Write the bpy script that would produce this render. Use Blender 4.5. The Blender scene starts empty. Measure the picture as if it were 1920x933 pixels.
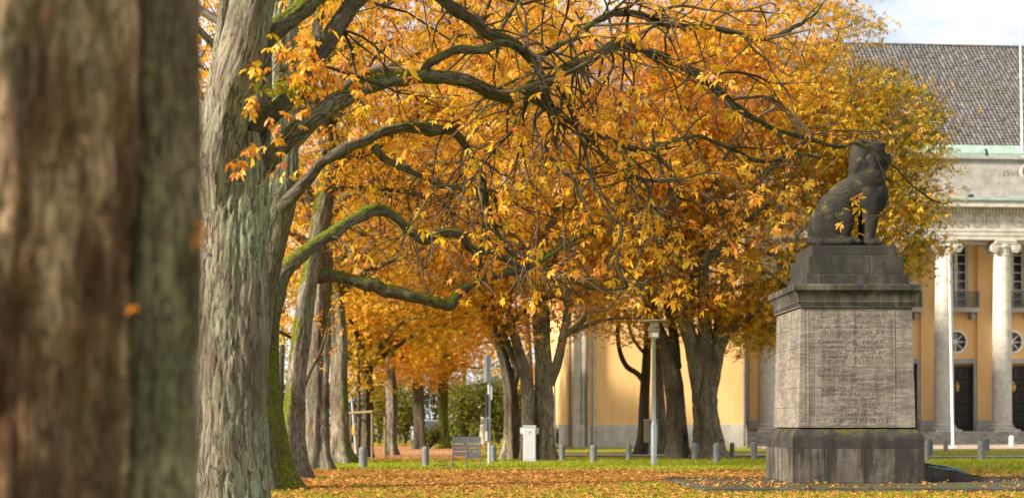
import bpy, bmesh, math, random
import numpy as np
from mathutils import Vector, Matrix

# ------------------------------------------------------------------ camera, sky, sun, exposure
SC = bpy.context.scene
COL = SC.collection
F_PX, CX, HY, EYE = 2667.0, 960.0, 790.0, 1.4      # focal length in photo pixels, centre x, horizon y, eye height
cam_d = bpy.data.cameras.new('camera'); cam = bpy.data.objects.new('camera', cam_d); COL.objects.link(cam)
cam_d.lens = 50.0; cam_d.sensor_width = 36.0; cam_d.shift_y = 323.5 / 1920.0
cam_d.clip_start = 0.1; cam_d.clip_end = 3000
cam.location = (0, 0, EYE); cam.rotation_euler = (math.radians(90), 0, 0)
cam_d.dof.use_dof = True; cam_d.dof.focus_distance = 21.0; cam_d.dof.aperture_fstop = 1.5
SC.camera = cam

SUN_EL = math.radians(27); SUN_TO = Vector((-0.915, -0.40, 0)).normalized()
world = bpy.data.worlds.new('World'); SC.world = world; world.use_nodes = True
wn = world.node_tree; wn.nodes.clear()
def wnode(t, **k):
    n = wn.nodes.new(t)
    for a, b in k.items(): setattr(n, a, b)
    return n
w_sky = wnode('ShaderNodeTexSky', sky_type='NISHITA', sun_disc=False, sun_elevation=SUN_EL,
              sun_rotation=math.atan2(SUN_TO.x, SUN_TO.y), dust_density=1.5, air_density=1.0)
w_tc = wnode('ShaderNodeTexCoord'); w_map = wnode('ShaderNodeMapping'); w_map.inputs['Scale'].default_value = (1.6, 1.6, 4.6)
w_map.inputs['Location'].default_value = (0.35, 0.1, 0.22)
w_noise = wnode('ShaderNodeTexNoise'); w_noise.inputs['Scale'].default_value = 2.1; w_noise.inputs['Detail'].default_value = 7; w_noise.inputs['Roughness'].default_value = 0.55
w_ramp = wnode('ShaderNodeValToRGB'); w_ramp.color_ramp.elements[0].position = 0.31; w_ramp.color_ramp.elements[1].position = 0.48
w_tint = wnode('ShaderNodeValToRGB'); w_tint.color_ramp.elements[0].position = 0.40; w_tint.color_ramp.elements[1].position = 0.62
w_tint.color_ramp.elements[0].color = (6.2, 6.6, 7.2, 1); w_tint.color_ramp.elements[1].color = (8.2, 8.15, 8.1, 1)
w_mix = wnode('ShaderNodeMix', data_type='RGBA')
w_bg = wnode('ShaderNodeBackground'); w_bg.inputs['Strength'].default_value = 0.07
w_out = wnode('ShaderNodeOutputWorld')
wl = wn.links.new
wl(w_tc.outputs['Generated'], w_map.inputs['Vector']); wl(w_map.outputs[0], w_noise.inputs['Vector'])
wl(w_noise.outputs['Fac'], w_ramp.inputs['Fac']); wl(w_noise.outputs['Fac'], w_tint.inputs['Fac'])
wl(w_ramp.outputs['Color'], w_mix.inputs[0]); wl(w_sky.outputs[0], w_mix.inputs[6]); wl(w_tint.outputs['Color'], w_mix.inputs[7])
wl(w_mix.outputs[2], w_bg.inputs['Color']); wl(w_bg.outputs[0], w_out.inputs['Surface'])

sun_d = bpy.data.lights.new('sun', 'SUN'); sun_d.energy = 5.0; sun_d.angle = math.radians(7); sun_d.color = (1.0, 0.90, 0.75)
sun = bpy.data.objects.new('sun', sun_d); COL.objects.link(sun); sun.location = (-40, -20, 40)
to = SUN_TO * math.cos(SUN_EL) + Vector((0, 0, math.sin(SUN_EL)))
sun.rotation_euler = to.to_track_quat('Z', 'Y').to_euler()

SC.view_settings.view_transform = 'Standard'; SC.view_settings.look = 'None'
SC.view_settings.exposure = 1.2; SC.view_settings.gamma = 1.0; SC.view_settings.use_curve_mapping = False
SC.cycles.max_bounces = 6; SC.cycles.transparent_max_bounces = 8; SC.cycles.transmission_bounces = 4
SC.cycles.use_denoising = True; SC.cycles.sample_clamp_indirect = 6.0

R = np.random.default_rng(7)
random.seed(7)

# ------------------------------------------------------------------ helpers
def P(px, py, Y):                       # photo pixel at a known depth -> world point
    return np.array([(px - CX) / F_PX * Y, Y, EYE + (HY - py) / F_PX * Y])
def depth(ybase):                       # depth of a thing whose foot stands on the ground at image row ybase
    return F_PX * EYE / (ybase - HY)
def G0(px, ybase):
    Y = depth(ybase); return np.array([(px - CX) / F_PX * Y, Y, 0.0])

def thing(name, label, cat, loc=(0, 0, 0), rz=0.0, group=None):
    o = bpy.data.objects.new(name, None); COL.objects.link(o); o.empty_display_size = 0.3
    o.location = tuple(loc); o.rotation_euler = (0, 0, rz); o['label'] = label; o['category'] = cat
    if group: o['group'] = group
    return o
def link(name, me, mat, parent=None, kind=None, label=None):
    o = bpy.data.objects.new(name, me); COL.objects.link(o)
    if mat is not None and not me.materials: me.materials.append(mat)
    if parent is not None: o.parent = parent
    if kind: o['kind'] = kind
    if label: o['label'] = label
    return o
def mk_mesh(name, V, faces, smooth=True, attrs=None):
    """faces: list of int arrays, each (n,k)"""
    V = np.asarray(V, dtype=np.float32); me = bpy.data.meshes.new(name)
    me.vertices.add(len(V)); me.vertices.foreach_set('co', V.ravel())
    loops = np.concatenate([f.ravel() for f in faces]).astype(np.int32)
    tot = np.concatenate([np.full(len(f), f.shape[1], dtype=np.int32) for f in faces])
    start = np.concatenate([[0], np.cumsum(tot)[:-1]]).astype(np.int32)
    me.loops.add(len(loops)); me.loops.foreach_set('vertex_index', loops)
    me.polygons.add(len(tot)); me.polygons.foreach_set('loop_start', start); me.polygons.foreach_set('loop_total', tot)
    if smooth: me.polygons.foreach_set('use_smooth', np.ones(len(tot), dtype=bool))
    me.update(calc_edges=True)
    for k, a in (attrs or {}).items():
        a = np.asarray(a, dtype=np.float32)
        if a.ndim == 1:
            at = me.attributes.new(k, 'FLOAT', 'POINT'); at.data.foreach_set('value', a)
        else:
            at = me.attributes.new(k, 'FLOAT_VECTOR', 'POINT'); at.data.foreach_set('vector', a.ravel())
    return me
def bm_mesh(name, bm, smooth=False):
    bm.normal_update()
    me = bpy.data.meshes.new(name); bm.to_mesh(me); bm.free()
    if smooth: me.polygons.foreach_set('use_smooth', np.ones(len(me.polygons), dtype=bool))
    return me
def box(bm, x0, x1, y0, y1, z0, z1, bevel=0.0):
    vs = [bm.verts.new(c) for c in ((x0,y0,z0),(x1,y0,z0),(x1,y1,z0),(x0,y1,z0),(x0,y0,z1),(x1,y0,z1),(x1,y1,z1),(x0,y1,z1))]
    fs = [bm.faces.new([vs[i] for i in f]) for f in ((3,2,1,0),(4,5,6,7),(0,1,5,4),(1,2,6,5),(2,3,7,6),(3,0,4,7))]
    if bevel:
        es = list({e for f in fs for e in f.edges})
        bmesh.ops.bevel(bm, geom=es, offset=bevel, segments=2, affect='EDGES', profile=0.6)
def cyl(bm, p0, p1, r0, r1=None, seg=16, caps=True):
    r1 = r0 if r1 is None else r1
    p0 = Vector(p0); p1 = Vector(p1); d = (p1 - p0).normalized()
    a = d.orthogonal().normalized(); b = d.cross(a)
    A = []; B = []
    for i in range(seg):
        t = 2 * math.pi * i / seg; o = a * math.cos(t) + b * math.sin(t)
        A.append(bm.verts.new(p0 + o * r0)); B.append(bm.verts.new(p1 + o * r1))
    for i in range(seg):
        j = (i + 1) % seg; bm.faces.new((A[i], A[j], B[j], B[i]))
    if caps: bm.faces.new(A[::-1]); bm.faces.new(B)
def lathe(bm, prof, seg=24, c=(0, 0)):
    rings = []
    for r, z in prof:
        if r < 1e-5: rings.append([bm.verts.new((c[0], c[1], z))])
        else: rings.append([bm.verts.new((c[0] + r * math.cos(2*math.pi*i/seg), c[1] + r * math.sin(2*math.pi*i/seg), z)) for i in range(seg)])
    for A, B in zip(rings[:-1], rings[1:]):
        for i in range(seg):
            j = (i + 1) % seg
            if len(A) == 1 and len(B) == 1: continue
            if len(A) == 1: bm.faces.new((A[0], B[j], B[i]))
            elif len(B) == 1: bm.faces.new((A[i], A[j], B[0]))
            else: bm.faces.new((A[i], A[j], B[j], B[i]))
def pbox(name, mat, parent, *a, bevel=0.0, kind=None):
    bm = bmesh.new(); box(bm, *a, bevel=bevel); return link(name, bm_mesh(name, bm), mat, parent, kind)
def text_mesh(s, width, height, ext=0.01, thin=0.0):
    cu = bpy.data.curves.new('lettering', 'FONT'); cu.body = s; cu.size = 1.0; cu.extrude = 0.5; cu.offset = thin; cu.resolution_u = 3
    ob = bpy.data.objects.new('tmp_text', cu); COL.objects.link(ob)
    bpy.context.view_layer.update()
    me = bpy.data.meshes.new_from_object(ob.evaluated_get(bpy.context.evaluated_depsgraph_get()))
    bpy.data.objects.remove(ob)
    n = len(me.vertices); v = np.empty(n * 3, dtype=np.float32); me.vertices.foreach_get('co', v); v = v.reshape(-1, 3)
    lo, hi = v.min(0), v.max(0)
    v = (v - lo) / (hi - lo); out = np.stack([v[:, 0] * width, -v[:, 2] * ext, v[:, 1] * height], 1).astype(np.float32)
    me.vertices.foreach_set('co', out.ravel()); me.update(); me.name = 'lettering'
    return me

# value noise
def vnoise(p):
    p = np.asarray(p, dtype=np.float64); i = np.floor(p).astype(np.int64); f = p - i; f = f * f * (3 - 2 * f)
    def h(x, y, z):
        n = (x * 374761393 + y * 668265263 + z * 2147483647 + 1013904223) & 0xffffffff
        n = ((n ^ (n >> 13)) * 1274126177) & 0xffffffff
        n = ((n ^ (n >> 16)) * 2246822519) & 0xffffffff
        return ((n ^ (n >> 15)) & 0xffff) / 65535.0
    r = 0
    for dx in (0, 1):
        wx = f[:, 0] if dx else 1 - f[:, 0]
        for dy in (0, 1):
            wy = f[:, 1] if dy else 1 - f[:, 1]
            for dz in (0, 1):
                wz = f[:, 2] if dz else 1 - f[:, 2]
                r = r + wx * wy * wz * h(i[:, 0] + dx, i[:, 1] + dy, i[:, 2] + dz)
    return r
def fbm(p, oct=4):
    p = np.asarray(p, dtype=np.float64); r = 0; a = 0.5; s = 0
    for k in range(oct):
        r = r + a * vnoise(p * 2 ** k + 17.3 * k); s += a; a *= 0.5
    return r / s

# ------------------------------------------------------------------ materials
class NT:
    def __init__(s, name):
        s.m = bpy.data.materials.new(name); s.m.use_nodes = True; s.t = s.m.node_tree; s.t.nodes.clear()
        s.out = s.n('ShaderNodeOutputMaterial')
    def n(s, typ, props=None, **ins):
        nd = s.t.nodes.new(typ)
        for k, v in (props or {}).items(): setattr(nd, k, v)
        for k, v in ins.items(): s.set(nd, k.replace('_', ' '), v)
        return nd
    def set(s, nd, k, v):
        sock = nd.inputs[int(k)] if k.isdigit() else nd.inputs[k]
        if isinstance(v, bpy.types.NodeSocket): s.t.links.new(v, sock)
        else: sock.default_value = v
    def sock(s, nd, k, v):
        if isinstance(v, bpy.types.NodeSocket): s.t.links.new(v, nd.inputs[k])
        else: nd.inputs[k].default_value = v
    def mix(s, f, a, b, mode='MIX'):
        nd = s.t.nodes.new('ShaderNodeMix'); nd.data_type = 'RGBA'; nd.blend_type = mode
        for k, v in ((0, f), (6, a), (7, b)):
            if isinstance(v, tuple) and len(v) == 3: v = v + (1,)
            s.sock(nd, k, v)
        return nd.outputs[2]
    def math(s, op, a, b=0.0, c=None, clamp=False):
        nd = s.t.nodes.new('ShaderNodeMath'); nd.operation = op; nd.use_clamp = clamp
        s.sock(nd, 0, a); s.sock(nd, 1, b)
        if c is not None: s.sock(nd, 2, c)
        return nd.outputs[0]
    def ramp(s, f, stops, interp='LINEAR'):
        nd = s.t.nodes.new('ShaderNodeValToRGB'); cr = nd.color_ramp; cr.interpolation = interp
        while len(cr.elements) < len(stops): cr.elements.new(0.5)
        for e, (p, c) in zip(cr.elements, stops):
            e.position = p
            if not isinstance(c, tuple): c = (c, c, c)
            e.color = c + (1,) if len(c) == 3 else c
        s.t.links.new(f, nd.inputs[0]); return nd.outputs[0]
    def coord(s, kind='Object', scale=(1, 1, 1), attr=None):
        if attr: v = s.n('ShaderNodeAttribute', {'attribute_name': attr}).outputs['Vector']
        else: v = s.n('ShaderNodeTexCoord').outputs[kind]
        mp = s.n('ShaderNodeMapping'); s.t.links.new(v, mp.inputs['Vector']); mp.inputs['Scale'].default_value = scale
        return mp.outputs[0]
    def noise(s, v, scale=1.0, detail=5, rough=0.55, dist=0.0):
        return s.n('ShaderNodeTexNoise', Vector=v, Scale=scale, Detail=detail, Roughness=rough, Distortion=dist).outputs['Fac']
    def world_pos(s, scale=(1, 1, 1)):
        v = s.n('ShaderNodeNewGeometry').outputs['Position']
        mp = s.n('ShaderNodeMapping'); s.t.links.new(v, mp.inputs['Vector']); mp.inputs['Scale'].default_value = scale
        return mp.outputs[0]
    def bsdf(s, col, rough=0.8, metal=0.0, bump=None, bstr=0.5, bdist=0.02, spec=0.3):
        b = s.n('ShaderNodeBsdfPrincipled')
        if isinstance(col, tuple) and len(col) == 3: col = col + (1,)
        s.sock(b, 'Base Color', col); s.sock(b, 'Roughness', rough); s.sock(b, 'Metallic', metal)
        b.inputs['Specular IOR Level'].default_value = spec
        if bump is not None:
            bp = s.n('ShaderNodeBump', Strength=bstr, Distance=bdist); s.t.links.new(bump, bp.inputs['Height'])
            s.t.links.new(bp.outputs[0], b.inputs['Normal'])
        s.t.links.new(b.outputs[0], s.out.inputs['Surface']); return s.m

def bark_mat(name, dark, mid, light, lichen, lichen_amt=0.5, scale=1.0, stops=(0.30, 0.50, 0.70)):
    g = NT(name)
    v = g.coord(attr='bco')
    wob = g.n('ShaderNodeTexNoise', Vector=v, Scale=2.5 * scale, Detail=3.0)
    vv = g.n('ShaderNodeVectorMath', {'operation': 'MULTIPLY_ADD'})
    g.t.links.new(wob.outputs['Color'], vv.inputs[0]); vv.inputs[1].default_value = (0.09, 0.09, 0.25); g.t.links.new(v, vv.inputs[2])
    st = g.n('ShaderNodeMapping'); g.t.links.new(vv.outputs[0], st.inputs['Vector']); st.inputs['Scale'].default_value = (13 * scale, 13 * scale, 2.8 * scale)
    vor = g.n('ShaderNodeTexVoronoi', {'feature': 'DISTANCE_TO_EDGE'}, Vector=st.outputs[0], Scale=1.0)
    st2 = g.n('ShaderNodeMapping'); g.t.links.new(vv.outputs[0], st2.inputs['Vector']); st2.inputs['Scale'].default_value = (30 * scale, 30 * scale, 9 * scale)
    n2 = g.noise(st2.outputs[0], 1.0, 6, 0.65)
    n1 = g.noise(g.coord(attr='bco', scale=(3.2 * scale, 3.2 * scale, 1.1 * scale)), 1.0, 7, 0.62)
    n3 = g.noise(g.coord(attr='bco', scale=(1.3, 1.3, 0.6)), 1.0, 5, 0.6)
    col = g.ramp(n1, [(stops[0], dark), (stops[1], mid), (stops[2], light)])
    lf = g.math('MULTIPLY', g.ramp(n3, [(0.42, 0.0), (0.60, 1.0)]), g.ramp(n2, [(0.35, 0.0), (0.60, 1.0)]))
    col = g.mix(g.math('MULTIPLY', lf, lichen_amt), col, lichen)
    col = g.mix(g.ramp(n2, [(0.30, 0.45), (0.55, 0.0)]), col, dark)
    st3 = g.n('ShaderNodeMapping'); g.t.links.new(vv.outputs[0], st3.inputs['Vector']); st3.inputs['Scale'].default_value = (15 * scale, 15 * scale, 1.7 * scale)
    r1 = g.math('ABSOLUTE', g.math('SUBTRACT', g.noise(st3.outputs[0], 1.0, 3, 0.6, 0.3), 0.5))
    crack = g.ramp(r1, [(0.0, 1.0), (0.035, 0.0)])
    plate = g.math('MULTIPLY', g.ramp(vor.outputs['Distance'], [(0.0, 1.0), (0.06, 0.0)]), g.ramp(n2, [(0.45, 0.0), (0.62, 0.8)]))
    crack = g.math('MAXIMUM', crack, plate)
    crack = g.math('MULTIPLY', crack, g.ramp(n1, [(0.35, 0.25), (0.6, 0.95)]))
    col = g.mix(g.math('MULTIPLY', crack, 0.92), col, tuple(c * 0.35 for c in dark))
    mo = g.n('ShaderNodeAttribute', {'attribute_name': 'moss'}).outputs['Fac']
    mn = g.noise(g.coord(attr='bco', scale=(9, 9, 7)), 1.0, 5, 0.7)
    mf = g.ramp(g.math('ADD', mo, g.math('MULTIPLY', g.math('SUBTRACT', mn, 0.5), 1.1)), [(0.42, 0.0), (0.62, 1.0)])
    mcol = g.ramp(g.noise(g.coord(attr='bco', scale=(22, 22, 22)), 1.0, 4, 0.7), [(0.3, (0.022, 0.028, 0.004)), (0.52, (0.095, 0.110, 0.010)), (0.72, (0.20, 0.205, 0.022))])
    col = g.mix(mf, col, mcol)
    h = g.math('SUBTRACT', g.math('MULTIPLY', n2, 0.55), g.math('MULTIPLY', crack, 0.6))
    h = g.math('ADD', h, g.math('MULTIPLY', g.math('MULTIPLY', mf, mn), 0.5))
    return g.bsdf(col, 0.92, bump=h, bstr=0.9, bdist=0.03, spec=0.12)
M = {}
M['bark'] = bark_mat('bark_grey', (0.075, 0.056, 0.040), (0.165, 0.132, 0.098), (0.29, 0.25, 0.195), (0.27, 0.315, 0.20), 0.95)
M['bark_front'] = bark_mat('bark_brown', (0.060, 0.029, 0.014), (0.20, 0.112, 0.064), (0.52, 0.345, 0.225), (0.26, 0.27, 0.16), 0.5, scale=2.0, stops=(0.38, 0.50, 0.62))
M['bark_far'] = bark_mat('bark_furrowed', (0.040, 0.028, 0.019), (0.165, 0.124, 0.088), (0.34, 0.275, 0.21), (0.24, 0.265, 0.18), 0.6, scale=0.72)
M['bark_bough'] = bark_mat('bark_bough', (0.034, 0.026, 0.018), (0.090, 0.070, 0.049), (0.185, 0.152, 0.112), (0.20, 0.21, 0.14), 0.45)
M['bark_side'] = bark_mat('bark_side', (0.055, 0.034, 0.020), (0.17, 0.118, 0.076), (0.40, 0.31, 0.21), (0.26, 0.28, 0.15), 0.6, scale=2.0, stops=(0.38, 0.50, 0.62))
M['bark_dark'] = bark_mat('bark_dark', (0.035, 0.026, 0.018), (0.085, 0.065, 0.045), (0.16, 0.13, 0.09), (0.15, 0.16, 0.08), 0.4)

def twig_mat():
    g = NT('twig_bark'); n = g.noise(g.coord(scale=(1.5, 1.5, 1.5)), 1.0, 3)
    return g.bsdf(g.ramp(n, [(0.35, (0.035, 0.026, 0.014)), (0.55, (0.085, 0.062, 0.036)), (0.68, (0.19, 0.145, 0.10))]), 0.9, spec=0.15)
M['twig'] = twig_mat()

def leaf_mat(name, stops, transl=0.42):
    g = NT(name)
    hue = g.n('ShaderNodeAttribute', {'attribute_name': 'hue'}).outputs['Fac']
    rnd = g.n('ShaderNodeNewGeometry').outputs['Random Per Island']
    f = g.math('ADD', hue, g.math('MULTIPLY', g.math('SUBTRACT', rnd, 0.5), 0.16))
    col = g.ramp(f, stops)
    n = g.noise(g.world_pos((14, 14, 14)), 1.0, 3)
    col = g.mix(g.ramp(n, [(0.5, 0.0), (0.75, 0.6)]), col, (0.20, 0.065, 0.015))
    d = g.n('ShaderNodeBsdfDiffuse', Color=col); t = g.n('ShaderNodeBsdfTranslucent', Color=col)
    mx = g.n('ShaderNodeMixShader'); mx.inputs[0].default_value = transl
    g.t.links.new(d.outputs[0], mx.inputs[1]); g.t.links.new(t.outputs[0], mx.inputs[2])
    gl = g.n('ShaderNodeBsdfGlossy', Roughness=0.45); mx2 = g.n('ShaderNodeMixShader'); mx2.inputs[0].default_value = 0.035
    g.t.links.new(mx.outputs[0], mx2.inputs[1]); g.t.links.new(gl.outputs[0], mx2.inputs[2])
    g.t.links.new(mx2.outputs[0], g.out.inputs['Surface']); return g.m
LEAF_STOPS = [(0.0, (0.040, 0.075, 0.010)), (0.18, (0.19, 0.20, 0.012)), (0.36, (0.52, 0.36, 0.016)), (0.52, (0.90, 0.52, 0.028)),
              (0.68, (0.84, 0.34, 0.024)), (0.84, (0.56, 0.165, 0.022)), (1.0, (0.20, 0.065, 0.018))]
M['leaf'] = leaf_mat('autumn_leaf', LEAF_STOPS)
M['litter'] = leaf_mat('fallen_leaf', [(0.0, (0.46, 0.34, 0.06)), (0.35, (0.62, 0.31, 0.085)), (0.6, (0.55, 0.20, 0.065)), (0.85, (0.30, 0.10, 0.038)), (1.0, (0.11, 0.045, 0.02))], 0.15)

def stone_mat(name, c0, c1, c2, dark=(0.025, 0.023, 0.020), dark_lo=0.55, dark_hi=0.70, streak=True, moss=0.0, vein=0.0, lines=0.0):
    """limestone: mottled colour, run-off streaks and black crust with their own noise shape"""
    g = NT(name); v = g.coord('Object')
    n = g.noise(v, 1.6, 8, 0.6); fine = g.noise(v, 34, 5, 0.7)
    col = g.ramp(n, [(0.30, c0), (0.50, c1), (0.70, c2)])
    col = g.mix(g.ramp(fine, [(0.35, 0.30), (0.60, 0.0)]), col, tuple(0.45 * c for c in c0))
    if vein:
        vn = g.noise(g.coord('Object', (2.0, 2.0, 9.0)), 1.0, 6, 0.6, 0.6)
        col = g.mix(g.ramp(vn, [(0.50, 0.0), (0.56, vein), (0.60, 0.0)]), col, tuple(min(1, c * 1.5) for c in c2))
    if streak:
        s = g.noise(g.coord('Object', (5.5, 5.5, 0.5)), 1.0, 6, 0.6)
        s2 = g.noise(g.coord('Object', (0.9, 0.9, 0.9)), 1.0, 4, 0.6)
        f = g.math('ADD', g.math('MULTIPLY', s, 0.55), g.math('MULTIPLY', s2, 0.45))
        col = g.mix(g.ramp(f, [(dark_lo, 0.0), (dark_hi, 0.93)]), col, dark)
    if moss:
        mn = g.noise(v, 5.0, 6, 0.65)
        nz = g.n('ShaderNodeSeparateXYZ', Vector=g.n('ShaderNodeNewGeometry').outputs['Normal']).outputs['Z']
        f = g.math('ADD', mn, g.math('MULTIPLY', nz, 0.16))
        col = g.mix(g.ramp(f, [(0.60 - 0.1 * moss, 0.0), (0.68 - 0.1 * moss, 1.0)]), col,
                    g.ramp(fine, [(0.35, (0.020, 0.022, 0.006)), (0.65, (0.11, 0.11, 0.018))]))
    h = g.math('ADD', g.math('MULTIPLY', n, 0.5), g.math('MULTIPLY', fine, 0.4))
    if lines:
        ln = g.noise(g.coord('Object', (3.0, 3.0, 42.0)), 1.0, 4, 0.6)
        h = g.math('ADD', h, g.math('MULTIPLY', ln, lines))
        col = g.mix(g.ramp(ln, [(0.40, 0.22), (0.52, 0.0)]), col, tuple(0.5 * c for c in c0))
    return g.bsdf(col, 0.88, bump=h, bstr=0.6, bdist=0.02, spec=0.2)
M['mon_shaft'] = stone_mat('monument_limestone', (0.125, 0.108, 0.090), (0.175, 0.151, 0.126), (0.235, 0.205, 0.172), dark_lo=0.50, dark_hi=0.72, vein=0.5, lines=0.6)
M['mon_base'] = stone_mat('monument_base_stone', (0.060, 0.052, 0.043), (0.115, 0.100, 0.082), (0.21, 0.183, 0.147), dark_lo=0.42, dark_hi=0.54, moss=0.0)
M['mon_crust'] = stone_mat('black_crusted_stone', (0.020, 0.019, 0.017), (0.040, 0.037, 0.032), (0.080, 0.071, 0.060), dark_lo=0.47, dark_hi=0.60, moss=-0.35)
M['mon_cap'] = stone_mat('monument_cap_stone', (0.045, 0.040, 0.033), (0.09, 0.080, 0.065), (0.18, 0.16, 0.125), dark_lo=0.44, dark_hi=0.58, moss=-0.3)
M['lion'] = stone_mat('lion_stone', (0.013, 0.0115, 0.010), (0.025, 0.022, 0.019), (0.050, 0.044, 0.038), dark_lo=0.53, dark_hi=0.68, moss=-0.1)
M['slab'] = stone_mat('dark_slab_stone', (0.035, 0.031, 0.028), (0.070, 0.062, 0.055), (0.115, 0.103, 0.09), streak=False, moss=0.1)
M['granite'] = stone_mat('bollard_granite', (0.115, 0.12, 0.12), (0.165, 0.17, 0.17), (0.22, 0.225, 0.22), streak=False, moss=0.05)
M['granite_light'] = stone_mat('pale_bollard_granite', (0.45, 0.42, 0.36), (0.55, 0.52, 0.46), (0.62, 0.59, 0.53), streak=False)
M['bld_stone'] = stone_mat('facade_limestone', (0.40, 0.365, 0.31), (0.55, 0.51, 0.445), (0.66, 0.62, 0.55), dark=(0.20, 0.175, 0.14), dark_lo=0.58, dark_hi=0.80, lines=0.35)
M['bld_stone_grey'] = stone_mat('attic_limestone', (0.30, 0.28, 0.25), (0.40, 0.375, 0.34), (0.49, 0.465, 0.425), dark=(0.16, 0.13, 0.10), dark_lo=0.56, dark_hi=0.78, lines=0.2)
M['step_stone'] = stone_mat('step_stone', (0.24, 0.215, 0.165), (0.36, 0.325, 0.26), (0.47, 0.43, 0.36), dark=(0.09, 0.085, 0.04), dark_lo=0.54, dark_hi=0.72)
M['engraving_shade'] = stone_mat('engraving_shade_stone', (0.28, 0.25, 0.215), (0.36, 0.325, 0.28), (0.42, 0.385, 0.335), streak=False)  # darker stone tone: shade of cut letters painted onto the raised lettering

def plain(name, col, rough=0.5, metal=0.0, var=0.15, scale=8.0, spec=0.4, bump=0.0):
    g = NT(name); n = g.noise(g.coord('Object'), scale, 5, 0.6)
    c = g.ramp(n, [(0.3, tuple(x * (1 - var) for x in col)), (0.7, tuple(min(1, x * (1 + var)) for x in col))])
    return g.bsdf(c, rough, metal, bump=n if bump else None, bstr=bump, bdist=0.01, spec=spec)
def plaster():
    g = NT('orange_plaster'); v = g.coord('Object'); n = g.noise(v, 0.35, 6, 0.6); f = g.noise(v, 25, 4, 0.6)
    s = g.noise(g.coord('Object', (1.6, 1.6, 0.10)), 1.0, 5, 0.6)
    c = g.ramp(n, [(0.3, (0.74, 0.44, 0.18)), (0.7, (0.82, 0.53, 0.25))])
    c = g.mix(g.ramp(s, [(0.50, 0.0), (0.75, 0.5)]), c, (0.48, 0.30, 0.14))
    return g.bsdf(c, 0.9, bump=f, bstr=0.2, bdist=0.01, spec=0.15)
M['plaster'] = plaster()
M['copper'] = plain('copper_patina', (0.30, 0.40, 0.345), 0.6, 0.1, 0.22, 1.4)
def tile_mat():
    g = NT('roof_tile_grey'); v = g.coord('Object'); cell = g.n('ShaderNodeTexVoronoi', Vector=g.coord('Object', (3.5, 0.01, 4.1)), Scale=1.0, Randomness=0.3).outputs['Color']; big = g.noise(v, 0.28, 5, 0.6)
    f = g.n('ShaderNodeSeparateColor', Color=cell).outputs[0]
    c = g.ramp(f, [(0.0, (0.060, 0.055, 0.057)), (0.6, (0.105, 0.097, 0.098)), (1.0, (0.155, 0.143, 0.14))]); c = g.mix(g.ramp(big, [(0.42, 0.0), (0.7, 0.6)]), c, (0.085, 0.080, 0.055))
    return g.bsdf(c, 0.55, bump=g.noise(v, 9.0, 4), bstr=0.3, spec=0.4)
M['tile'] = tile_mat()
M['glass'] = plain('window_glass', (0.018, 0.019, 0.020), 0.08, 0.0, 0.3, 0.8, spec=0.6)
M['white_paint'] = plain('white_paint', (0.72, 0.71, 0.68), 0.5, 0, 0.06, 4)
M['frame_paint'] = plain('window_frame_paint', (0.55, 0.53, 0.48), 0.5, 0, 0.1, 4)
M['door_black'] = plain('black_iron_door', (0.022, 0.019, 0.016), 0.45, 0.2, 0.4, 3.0)
M['door_panel'] = plain('iron_door_panel', (0.040, 0.034, 0.028), 0.4, 0.3, 0.4, 6.0)
M['rail_grey'] = plain('railing_grey', (0.16, 0.165, 0.17), 0.45, 0.3, 0.15, 4)
M['steel'] = plain('galvanised_steel', (0.40, 0.43, 0.46), 0.45, 0.5, 0.14, 6.0)
M['grey_metal'] = plain('grey_powder_coat', (0.135, 0.14, 0.165), 0.5, 0.1, 0.1, 5.0)
M['dark_metal'] = plain('dark_metal', (0.045, 0.046, 0.048), 0.5, 0.2, 0.2, 5.0)
M['cabinet'] = plain('cabinet_grey_white', (0.47, 0.485, 0.50), 0.55, 0.0, 0.07, 3.0)
M['beige_box'] = plain('beige_box', (0.30, 0.27, 0.205), 0.6, 0.0, 0.08, 3.0)
M['opal'] = plain('opal_glass', (0.62, 0.57, 0.46), 0.35, 0.0, 0.05, 3.0)
M['lamp_wood'] = plain('lamp_louvre', (0.22, 0.185, 0.12), 0.6, 0.0, 0.15, 3.0)
M['brass'] = plain('brass', (0.75, 0.45, 0.12), 0.3, 0.8, 0.1, 5.0)
M['pipe'] = plain('downpipe', (0.15, 0.125, 0.095), 0.5, 0.3, 0.2, 3.0)
M['timber'] = plain('weathered_timber', (0.17, 0.125, 0.06), 0.85, 0.0, 0.3, 10.0)
M['bronze'] = plain('verdigris_bronze', (0.165, 0.27, 0.265), 0.6, 0.2, 0.4, 9.0)
M['car_paint'] = plain('silver_car_paint', (0.55, 0.56, 0.57), 0.25, 0.4, 0.03, 2.0, spec=0.6)
M['rubber'] = plain('rubber', (0.02, 0.02, 0.02), 0.8)
M['yellow'] = plain('yellow_plastic', (0.70, 0.42, 0.03), 0.5)
M['red_tile'] = plain('red_roof', (0.42, 0.10, 0.06), 0.7, 0, 0.2, 3.0)
M['wood_pale'] = plain('pale_dead_wood', (0.34, 0.29, 0.23), 0.9, 0, 0.3, 3.0, bump=0.5)

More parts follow.
